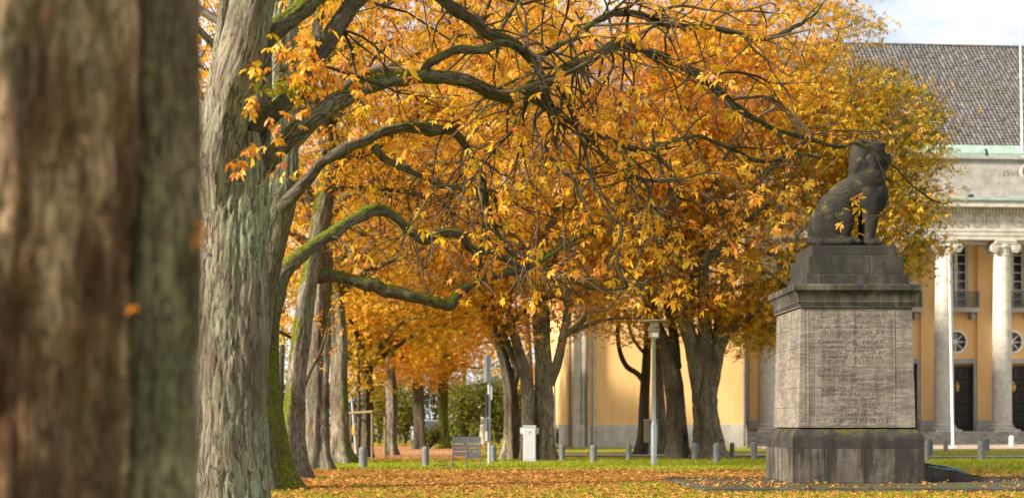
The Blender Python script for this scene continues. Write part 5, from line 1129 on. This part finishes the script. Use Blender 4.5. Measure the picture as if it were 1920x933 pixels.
for key, n, l0, l1, t0 in (('b1', 46, 0.5, 1.7, 0.22), ('b1u', 22, 0.5, 1.6, 0.3), ('b1d', 30, 0.4, 1.5, 0.1), ('up1', 14, 0.5, 1.5, 0.3), ('top', 18, 0.5, 1.6, 0.3), ('h1', 22, 0.4, 1.6, 0.1), ('d1', 14, 0.3, 1.0, 0.2), ('d2', 14, 0.3, 1.1, 0.2), ('d3', 14, 0.3, 1.1, 0.2), ('d4', 12, 0.3, 1.0, 0.2)):
    ls, tips = sprout(BOUGH[key], n, rg, l0, l1, t0, t1=0.60 if key == 'b1' else 0.9); lines2 += ls
    for p, d in tips:
        ppx, ppy = CX + p[0] / p[1] * F_PX, HY - (p[2] - EYE) / p[1] * F_PX
        for _ in range(int(rg.integers(1, 5))):
            if rg.random() < (0.72 if ppx > 1480 else 0.30): continue
            pp = p + rg.normal(0, 0.07, 3); h = float(np.clip(rg.normal(0.62, 0.11), 0, 1))
            if nleaf < 150 and rg.random() < 0.22: put_leaf(t2, o2, pp, rg, h, rg.uniform(0.11, 0.17)); nleaf += 1
            else: stuffpos.append(pp); stuffhue.append(h)
ls, tips = sprout(BOUGH['b1'], 16, rg, 0.5, 1.5, 0.68, sub=1); lines2 += [np.column_stack([a[:, :3], a[:, 3] * 0.6]) for a in ls]
for p, d in tips[::3]: put_leaf(t2, o2, p, rg, 0.72, 0.10)
# leaf sprays hanging in front of the forked trunk
sprays = [(515, 90, 0.58, 4), (535, 98, 0.72, 6), (560, 108, 0.72, 8), (585, 120, 0.58, 8), (600, 148, 0.72, 6), (548, 140, 0.58, 6), (570, 90, 0.72, 5), (500, 160, 0.20, 4), (528, 158, 0.20, 6), (555, 150, 0.44, 6), (578, 160, 0.20, 5), (560, 172, 0.58, 4),
          (475, 195, 0.72, 5), (488, 128, 0.72, 3), (480, 140, 0.44, 3), (548, 212, 0.72, 2), (562, 220, 0.58, 2), (515, 246, 0.72, 4), (478, 278, 0.72, 3), (456, 294, 0.58, 4), (447, 300, 0.72, 3), (512, 306, 0.72, 2), (546, 326, 0.44, 2), (625, 150, 0.72, 3), (660, 165, 0.72, 3), (690, 168, 0.58, 2)]
for px, py, h, n in sprays:
    c = P(px, py, 13.4 + rg.uniform(-0.2, 0.2)); a = P(px - 30 if px < 520 else px - 45, py + 45, 13.75); m = (a + c) / 2 + np.array([0, 0, -0.06]); lines2.append(resample(np.column_stack([np.array([a, m, c]), [0.007, 0.005, 0.003]]), 0.06))
    for _ in range(n + 1): put_leaf(t2, o2, c + rg.normal(0, 0.06, 3), rg, h + rg.normal(-0.03, 0.10), rg.uniform(0.08, 0.13)); nleaf += 1
for pts in ([(440, 345, 13.45, 1.6), (470, 345, 13.4, 1.6), (495, 348, 13.4, 1.5), (515, 330, 13.4, 1.4), (524, 300, 13.4, 1.2), (527, 270, 13.4, 1.0)], [(445, 330, 13.5, 2), (455, 310, 13.4, 1.6), (480, 288, 13.35, 1.3), (505, 262, 13.3, 1)], [(388, 230, 13.5, 1.6), (390, 190, 13.5, 1.4), (386, 160, 13.5, 1)]):
    lines2.append(resample(ctl(pts), 0.04))
V, F = twig_mesh(lines2, 6); link('bough_twigs', mk_mesh('bough_twigs', V - o2, F), M['twig'], t2, kind='stuff')
stuffpos = np.array(stuffpos); link('bough_leaves', leaves_mesh(stuffpos - o2, rg.uniform(0.10, 0.16, len(stuffpos)), np.array(stuffhue), rg, (0.3, 1.1), 0.6), M['leaf'], t2, kind='stuff')
lines3, sp3, sh3 = [], [], []
for key, n, l0, l1, t0 in (('b2', 60, 0.4, 1.5, 0.3), ('b2b', 20, 0.4, 1.2, 0.2)):
    ls, tips = sprout(BOUGH[key], n, rg, l0, l1, t0); lines3 += ls
    for p, d in tips:
        if rg.random() < 0.8: sp3.append(p + rg.normal(0, 0.04, 3)); sh3.append(float(np.clip(rg.normal(0.60, 0.11), 0, 1)))
V, F = twig_mesh(lines3, 6); link('bough_twigs', mk_mesh('bough_twigs', V - o3, F), M['twig'], t3, kind='stuff')
for p, h in zip(sp3[:70], sh3): put_leaf(t3, o3, p, rg, h, rg.uniform(0.11, 0.17))
for tr, og, keys in ((t4, o4, ('b3',)), (t5, o5, ('b4', 'b5a', 'b5c'))):
    ln = []
    for key in keys: ls, tips = sprout(BOUGH[key], 34, rg, 0.6, 2.0, 0.15); ln += ls
    V, F = twig_mesh(ln, 5); link('bough_twigs', mk_mesh('bough_twigs', V - og, F), M['twig'], tr, kind='stuff')
# leaves caught on the blurred trunk
for px, py, Yl in ((252, 573, 3.82), (376, 412, 4.25), (382, 425, 4.25), (388, 436, 4.3), (372, 440, 4.25), (366, 452, 4.25)): put_leaf(t1, o1, P(px, py, Yl), rg, 0.72, 0.035)

# ------------------------------------------------------------------ street furniture
BG = 'granite bollards along the lawn'
def boll_mesh(h, r):
    bm = bmesh.new(); pr = [(r, -0.05), (r, h - r * 0.95)] + [(r * math.cos(t), h - r * 0.95 + r * 0.95 * math.sin(t)) for t in np.linspace(0.15, math.pi / 2 - 0.15, 6)] + [(0.0, h)]; lathe(bm, pr, 24); return bm_mesh('bollard', bm, True)
for px, top, yb, w, lab in (
        (681, 836, 874, 16, 'grey round-topped bollard at the left, in front of the timber stake frame'),
        (798, 836, 872, 13, 'mossy round-topped bollard left of the grey board'),
        (925, 834, 864, 12, 'grey bollard right beside the sign pole'),
        (1054, 832, 862, 11, 'grey bollard in front of the stone pilasters of the building'),
        (1113, 833, 865, 13, 'grey bollard before the plain orange wall, nearer one of that pair'),
        (1179, 831, 861, 11, 'grey bollard left of the slender mossy tree'),
        (1303, 829, 860, 12, 'grey bollard standing left before the thick fluted trunk'),
        (1344, 829, 865, 13, 'grey bollard standing right before the thick fluted trunk'),
        (1373, 829, 857, 9, 'small dark mossy bollard at the right foot of the thick trunk'),
        (1414, 826, 861, 12, 'grey bollard just left of the pedestal'),
        (1738, 823, 863, 11, 'grey bollard touching the right outline of the pedestal'),
        (1745, 823, 852, 9, 'grey bollard peeping out behind the one at the pedestal'),
        (1773, 822, 844, 8, 'small far bollard left of the white flagpole foot'),
        (1840, 823, 860, 13, 'grey bollard on the right lawn, nearest of the right group'),
        (1851, 820, 844, 9, 'far bollard half hidden behind the nearest right one'),
        (1897, 816, 837, 10, 'pale cream bollard at the far right before the steps')):
    g = G0(px, yb); s = F_PX / g[1]; me = boll_mesh((yb - top) / s, w * 0.5 / s)
    o = link('bollard', me, M['granite_light'] if px == 1897 else M['granite']); o.location = (g[0], g[1], 0.012); o['label'] = lab; o['category'] = 'bollard'; o['group'] = BG
pbox('footing_slab', M['slab'], None, *(lambda g: (g[0] - 0.75, g[0] - 0.15, g[1] - 0.2, g[1] + 0.25, -0.02, 0.03))(G0(798, 872))).location = (1.0, 0, 0)
fs = bpy.data.objects['footing_slab']; fs['label'] = 'small flat stone slab in the grass at the foot of the mossy bollard'; fs['category'] = 'slab'
# street lamp
g = G0(1226, 870); s = F_PX / g[1]
LMP = thing('street_lamp', 'slim grey street lamp with a wide flat disc roof over its lantern', 'street lamp', g)
zt = EYE + (HY - 632) / s; bm = bmesh.new(); lathe(bm, [(0.10, -0.05), (0.10, 1.28), (0.075, 1.36), (0.068, 1.40), (0.062, zt - 0.06), (0.085, zt - 0.05), (0.085, zt)], 16); link('pole', bm_mesh('pole', bm, True), M['steel'], LMP)
for k, (r0, z0, z1, m) in enumerate(((0.13, 0.002, 0.19, 'opal'), (0.18, 0.195, 0.33, 'lamp_wood'), (0.14, 0.335, 0.50, 'opal'))):
    bm = bmesh.new(); box(bm, -r0, r0, -r0, r0, zt + z0, zt + z1, bevel=0.01); link(('lantern_glass', 'louvre_ring', 'lantern_glass')[k], bm_mesh('lantern', bm), M[m], LMP)
bm = bmesh.new()
for sx in (-1, 1):
    for sy in (-1, 1): cyl(bm, (sx * 0.15, sy * 0.15, zt - 0.02), (sx * 0.15, sy * 0.15, zt + 0.5), 0.012, seg=6)
link('lantern_frame', bm_mesh('lantern_frame', bm), M['lamp_wood'], LMP)
bm = bmesh.new(); lathe(bm, [(0.0, zt + 0.505), (0.50, zt + 0.505), (0.51, zt + 0.53), (0.46, zt + 0.55), (0.0, zt + 0.60)], 28); link('disc_roof', bm_mesh('disc_roof', bm), M['lamp_wood'], LMP)
# beige box on a post behind the lamp
g = G0(1221, 853); s = F_PX / g[1]; bx = thing('service_box', 'beige metal box on a short post behind the lamp', 'box', g)
w = 13 / s; z0, z1 = EYE + (HY - 829) / s, EYE + (HY - 788) / s; pbox('housing', M['beige_box'], bx, -w, w, -0.15, 0.15, z0, z1, bevel=0.015); pbox('lid', M['cabinet'], bx, -w - 0.02, w + 0.02, -0.17, 0.17, z1 + 0.002, z1 + 0.05, bevel=0.01); pbox('post', M['steel'], bx, -0.09, 0.0, -0.05, 0.05, -0.05, z0 - 0.002)
# white cabinet
g = G0(993, 864); s = F_PX / g[1]; cb = thing('utility_cabinet', 'tall pale grey utility cabinet with side brackets before the double-stemmed chestnut', 'cabinet', g)
w = 12 / s; h = (864 - 800) / s; pbox('housing', M['cabinet'], cb, -w, w, -0.13, 0.13, 0.0, h, bevel=0.012); pbox('door', M['cabinet'], cb, -w + 0.03, w - 0.03, -0.142, -0.132, 0.08, h - 0.06, bevel=0.004); pbox('lid', M['cabinet'], cb, -w - 0.01, w + 0.01, -0.15, 0.15, h + 0.003, h + 0.06, bevel=0.02)
for sx in (-1, 1): pbox('bracket', M['cabinet'], cb, sx * (w + 0.055) - 0.05, sx * (w + 0.055) + 0.05, -0.06, 0.06, h - 0.24, h - 0.02, bevel=0.01)
pbox('lock', M['dark_metal'], cb, -0.02, 0.02, -0.155, -0.143, h - 0.20, h - 0.16)
# sign pole with boxes seen edge on
g = G0(917, 869); s = F_PX / g[1]; sp = thing('sign_pole', 'grey steel pole carrying edge-on sign panels and small boxes', 'pole', g)
Z = lambda y: EYE + (HY - y) / s
bm = bmesh.new(); cyl(bm, (0, 0, -0.05), (0, 0, Z(668)), 0.048, seg=14)
for y in (724, 750, 790, 818): cyl(bm, (0, 0, Z(y) - 0.03), (0, 0, Z(y) + 0.03), 0.06, seg=14)
link('pole', bm_mesh('pole', bm), M['steel'], sp)
for a, b, y0, y1, m in ((-10, -4, 667, 716, 'steel'), (-3.5, 1.5, 666, 716, 'grey_metal'), (3.2, 6, 722, 749, 'cabinet'), (-7, -2.8, 738, 780, 'dark_metal'), (-10, -3, 783, 808, 'grey_metal'), (-7, -2.8, 808, 826, 'cabinet')):
    pbox('sign_panel' if y0 < 740 else 'small_box', M[m], sp, a / s, b / s, -0.30 if y0 < 720 else -0.10, 0.25 if y0 < 720 else 0.06, Z(y1) + 0.003, Z(y0), bevel=0.008)
# grey board on three posts
g = G0(875, 876); s = F_PX / g[1]; ib = thing('notice_board', 'grey metal slatted board on three legs standing on the lawn', 'board', g, math.radians(6))
for x, b in ((-25.5, 0), (0.5, 0), (25.5, 0)): pbox('leg', M['grey_metal'], ib, (x - 1.3) / s, (x + 1.3) / s, -0.03, 0.03, -0.05, Z(818 if abs(x) > 2 else 830) if False else EYE + (HY - (818 if abs(x) > 2 else 829)) / s, bevel=0.004)
for x0, x1, y0, y1 in ((-25, 25, 818, 830), (-25, 25, 832, 838), (-25, 25, 840, 844.5), (-25, 0, 846, 853), (0.5, 25, 846, 858)):
    pbox('panel', M['grey_metal'], ib, (x0 + 1.5) / s, (x1 - 1.5) / s, -0.022, 0.018, EYE + (HY - y1) / s, EYE + (HY - y0) / s, bevel=0.004)
# flagpoles
def pole(name, lab, cat, p0, p1, r0, r1, mat):
    o = thing(name, lab, cat, p0); bm = bmesh.new(); d = np.array(p1) - np.array(p0); cyl(bm, (0, 0, -0.02), tuple(d), r0, r1, seg=14); link('pole', bm_mesh('pole', bm), M[mat], o); bm = bmesh.new(); lathe(bm, [(r1 * 1.3, d[2]), (r1 * 1.6, d[2] + 0.05), (0.0, d[2] + 0.12)], 10, (d[0], d[1])); link('finial', bm_mesh('finial', bm), M[mat], o)
    bm = bmesh.new(); lathe(bm, [(r0 * 2.2, -0.02), (r0 * 2.2, 0.05), (r0 * 1.3, 0.12), (r0 * 1.02, 0.14)], 14); link('foot', bm_mesh('foot', bm), M[mat], o); return o
pole('flagpole', 'white flagpole leaning slightly in front of the left visible column', 'flagpole', G0(1787, 839), P(1779, 460, depth(839) + 0.1), 0.075, 0.045, 'white_paint')
fx, fz = bl(1917, 280, 0.15); fw = BO + BX * fx + BN * 0.15; fpt = (fw[0], fw[1], ZA + 0.02); ft = P(1912.5, 33, fw[1])
pole('flagpole', 'thin white flagpole rising from the roof edge at the right', 'flagpole', fpt, ft, 0.07, 0.05, 'white_paint')
pole('thin_post', 'thin grey post beside the left corner of the orange building', 'post', G0(1041, 838), P(1040, 718, depth(838)), 0.055, 0.055, 'steel')
lp0 = pole('sign_post', 'leaning grey post with a small yellow box behind the stake frame', 'post', G0(668, 851), P(660, 752, depth(851)), 0.06, 0.05, 'steel')
s = F_PX / depth(851); pbox('yellow_box', M['yellow'], lp0, -0.20, -0.06, -0.12, 0.06, EYE + (HY - 813) / s, EYE + (HY - 800) / s, bevel=0.01)
# timber stake frame round a young tree
sf = thing('tree_stake_frame', 'weathered timber stake frame with cross rails round the young trees', 'stakes', G0(686, 859)); og = G0(686, 859)
def stake(px, yb, top): a = G0(px, yb) - og; Yk = depth(yb); b = P(px, top, Yk) - og; bm = bmesh.new(); cyl(bm, tuple(a - np.array([0, 0, .05])), tuple(b), 0.055, 0.05, seg=10); link('stake', bm_mesh('stake', bm), M['timber'], sf); return b
bs = [stake(698, 863, 768), stake(653, 857, 768), stake(722, 859, 777), stake(657, 852, 774)]
for i, j, dz in ((0, 1, 0.0), (0, 2, -0.09), (1, 3, -0.02)):
    a, b = bs[i].copy(), bs[j].copy(); a[1] -= 0.07; b[1] -= 0.07; a[2] += dz - 0.06; b[2] = a[2] - 0.02; v = (b - a) / np.linalg.norm(b - a) * 0.12
    bm = bmesh.new(); cyl(bm, tuple(a - v), tuple(b + v), 0.045, seg=8); link('rail', bm_mesh('rail', bm), M['timber'], sf)
for px, yb, lab in ((672, 858, 'thin young tree tied inside the stake frame, left one'), (696, 857, 'thin young tree at the right stake of the frame')):
    tr, og2, Yt = tree(lab, px, yb, 'young trees', name='young_tree'); limb_obj('trunk', ctl([(px, yb + 2, Yt, 9), (px + 1, 790, Yt, 7.5), (px, 700, Yt, 6), (px - 2, 620, Yt, 4)]), tr, og2, M['twig'], 0.15, 12, amp=0.004)
    S = np.array([P(px, 700, Yt), P(px - 1, 660, Yt), P(px - 2, 620, Yt)]); rs = np.random.default_rng(px); crown(tr, og2, S, np.array([P(px + rs.uniform(-40, 40), rs.uniform(600, 740), Yt + rs.uniform(-.8, .8)) for _ in range(40)]), 420, rs, hue=0.46, spread=0.25)
# pale dead trunk
g = G0(906, 832); dt = thing('dead_trunk', 'pale barkless dead tree stump behind the sign pole', 'stump', g); V, F, b, m = tube(resample(np.array([[0, 0, -0.1, 0.27], [0, 0, 0.6, 0.22], [0.02, 0, 1.4, 0.20], [0.03, 0, 2.25, 0.21]]), 0.05), 40, amp=0.03, seed=3.0)
link('trunk', mk_mesh('trunk', V, F, True, {'bco': b, 'moss': m}), M['wood_pale'], dt)
# car parked end-on behind the trees
g = G0(804, 834); car = thing('parked_car', 'silver car parked beyond the trees, mostly hidden by trunk and shrub', 'car', g)
def prism(name, prof, hw0, mat, hwf=None):     # side profile (y,z) swept across x, cabin tapers
    bm = bmesh.new(); A = [bm.verts.new((-(hwf(z) if hwf else hw0), y, z)) for y, z in prof]; B = [bm.verts.new(((hwf(z) if hwf else hw0), y, z)) for y, z in prof]; bm.faces.new(A); bm.faces.new(B[::-1])
    for i in range(len(A)): bm.faces.new((A[i], B[i], B[(i + 1) % len(A)], A[(i + 1) % len(A)]))
    bmesh.ops.bevel(bm, geom=bm.edges[:], offset=0.05, segments=2, affect='EDGES'); return link(name, bm_mesh(name, bm, False), mat, car)
prism('body', [(-2.1, 0.32), (-2.12, 0.62), (-1.95, 0.80), (-1.0, 0.94), (1.9, 0.98), (2.1, 0.80), (2.1, 0.32)], 0.88, M['car_paint'])
prism('cabin', [(-1.05, 0.93), (-0.25, 1.42), (0.2, 1.50), (1.2, 1.46), (1.95, 0.97)], 0.8, M['car_paint'], lambda z: 0.84 - 0.26 * max(0, z - 0.95))
bm = bmesh.new(); vs = [bm.verts.new(p) for p in ((-0.74, -1.03, 0.985), (0.74, -1.03, 0.985), (0.62, -0.30, 1.425), (-0.62, -0.30, 1.425))]; bm.faces.new(vs); r_ = bmesh.ops.extrude_face_region(bm, geom=bm.faces[:]); bmesh.ops.translate(bm, verts=[e for e in r_['geom'] if isinstance(e, bmesh.types.BMVert)], vec=(0, -0.025, 0.03)); link('windscreen', bm_mesh('windscreen', bm), M['glass'], car)
for sx in (-1, 1):
    for yy in (-1.35, 1.35):
        bm = bmesh.new(); cyl(bm, (sx * 0.70, yy, 0.31), (sx * 0.90, yy, 0.31), 0.31, seg=20); wobj = link('wheel', bm_mesh('wheel', bm), M['rubber'], car); bm = bmesh.new(); cyl(bm, (sx * 0.895, yy, 0.31), (sx * 0.915, yy, 0.31), 0.19, seg=14); link('rim', bm_mesh('rim', bm), M['steel'], wobj)
    pbox('headlight', M['opal'], car, sx * 0.66 - 0.17, sx * 0.66 + 0.17, -2.14, -2.06, 0.62, 0.76, bevel=0.02)
    pbox('door_mirror', M['car_paint'], car, sx * 0.95 - 0.08, sx * 0.95 + 0.08, -0.85, -0.72, 0.98, 1.12, bevel=0.02)
# little white building far behind
hg = np.array([(712 - CX) / F_PX * 118, 118, 0.0]); hs = thing('small_house', 'small white house with a red roof edge far behind the trees', 'house', hg)
pbox('wall', M['white_paint'], hs, -2.6, 2.6, -2, 2, -0.05, 2.15)
bm = bmesh.new(); A = [bm.verts.new((x, -2.4, z)) for x, z in ((-2.9, 2.155), (2.9, 2.155), (0, 3.4))]; B = [bm.verts.new((x, 2.4, z)) for x, z in ((-2.9, 2.155), (2.9, 2.155), (0, 3.4))]; bm.faces.new(A); bm.faces.new(B[::-1])
for i in range(3): bm.faces.new((A[i], B[i], B[(i + 1) % 3], A[(i + 1) % 3]))
link('roof', bm_mesh('roof', bm), M['red_tile'], hs)
for x in (-1.3, 1.2): wo = pbox('window', M['white_paint'], hs, x - 0.5, x + 0.5, -2.06, -2.003, 0.8, 1.8); pbox('pane', M['glass'], wo, x - 0.4, x + 0.4, -2.075, -2.063, 0.9, 1.7)

# ------------------------------------------------------------------ ground cover
rg = np.random.default_rng(61)
def scatter(n, y0, y1, dens, margin=0.06):
    Yv = rg.uniform(y0, y1, n * 4); Xv = rg.uniform(-0.36 - margin, 0.36 + margin, n * 4) * Yv; k = rg.random(n * 4) < dens(Xv, Yv); Xv, Yv = Xv[k][:n], Yv[k][:n]; return Xv, Yv
def ldens(X, Y):
    nz = fbm(np.stack([X * 0.45, Y * 0.28, X * 0], 1), 3); belt = np.clip((Y - 28.2) / 1.5, 0, 1) * np.clip((41.8 - Y) / 0.8, 0, 1)
    d = belt * np.clip(1.25 - np.clip(X - 2.5, 0, 20) * 0.15, 0.22, 1.2) * np.clip((nz - 0.28) * 4.0, 0.15, 1)
    d = d + np.where(Y < 29.5, 0.22, 0) + 0.035 + np.where((Y > 49.5) & (X < -1), 1.0, 0) * np.clip((nz - 0.3) * 4, 0.1, 1)
    d = d + np.where((X > 9.5) & (Y > 36) & (Y < 46), 0.55 * np.clip((nz - 0.42) * 6, 0, 1), 0) + np.where((Y > 56) & (X >= -1), 0.10, 0)
    return np.clip(d, 0, 1)
Xa, Ya = scatter(48000, 24, 43, ldens); Xb, Yb2 = scatter(18000, 43, 90, ldens); X = np.concatenate([Xa, Xb]); Yv = np.concatenate([Ya, Yb2])
blk = (X > ML - 0.1) & (X < MR + 0.1) & (Yv > MY - 0.1) & (Yv < MY + MD); X, Yv = X[~blk], Yv[~blk]
onslab = (X > MC[0] - 3.7) & (X < MC[0] + 4.8) & (Yv > MY - 2.3) & (Yv < MY + MD + 0.8); keep = ~onslab | (rg.random(len(X)) < 0.16); X, Yv, onslab = X[keep], Yv[keep], onslab[keep]; N = len(X)
pos = np.column_stack([X, Yv, np.where(onslab, 0.10, 0.02) + rg.uniform(0.0, 0.02, N)])
me = leaves_mesh(pos, rg.uniform(0.09, 0.17, N), np.clip(rg.normal(0.55, 0.24, N), 0, 1), rg, (-0.25, 0.15), 0.35, TPL_L); lt = link('fallen_leaves', me, M['litter'], kind='stuff'); lt['label'] = 'carpet of fallen orange brown chestnut leaves on the lawn'; lt['category'] = 'leaves'
# grass blades
def gdens(X, Y): return np.where(fbm(np.stack([X * 0.9, Y * 0.9, X * 0 + 3], 1), 3) > 0.36, 1.0, 0.45)
X1, Yg1 = scatter(70000, 24.5, 34, gdens); X2, Yg2 = scatter(60000, 34, 54, gdens); X = np.concatenate([X1, X2]); Yv = np.concatenate([Yg1, Yg2])
ons = (X > MC[0] - 3.7) & (X < MC[0] + 4.8) & (Yv > MY - 2.2) & (Yv < MY + MD + 0.7); X, Yv = X[~ons], Yv[~ons]; N = len(X)
az = rg.uniform(0, 6.28, N); h = rg.uniform(0.025, 0.075, N); w = np.where(Yv < 34, 0.007, 0.013); d = np.column_stack([np.cos(az), np.sin(az), 0 * az]); ln = rg.normal(0, 0.025, (N, 2))
b = np.column_stack([X, Yv, np.zeros(N) - 0.02]); V = np.stack([b - d * w[:, None], b + d * w[:, None], b + np.column_stack([ln, h + 0.02])], 1).reshape(-1, 3)
def grass_mat():
    g = NT('grass_blade'); rnd = g.n('ShaderNodeNewGeometry').outputs['Random Per Island']; c = g.ramp(rnd, [(0.0, (0.10, 0.16, 0.010)), (0.5, (0.26, 0.31, 0.016)), (0.85, (0.40, 0.42, 0.03)), (1.0, (0.46, 0.38, 0.07))])
    dd = g.n('ShaderNodeBsdfDiffuse', Color=c); tt = g.n('ShaderNodeBsdfTranslucent', Color=c); mx = g.n('ShaderNodeMixShader'); mx.inputs[0].default_value = 0.4
    g.t.links.new(dd.outputs[0], mx.inputs[1]); g.t.links.new(tt.outputs[0], mx.inputs[2]); g.t.links.new(mx.outputs[0], g.out.inputs['Surface']); return g.m
gr = link('grass', mk_mesh('grass', V, [np.arange(N * 3).reshape(-1, 3)], False), grass_mat(), kind='stuff'); gr['label'] = 'short bright green lawn grass between the fallen leaves'; gr['category'] = 'grass'
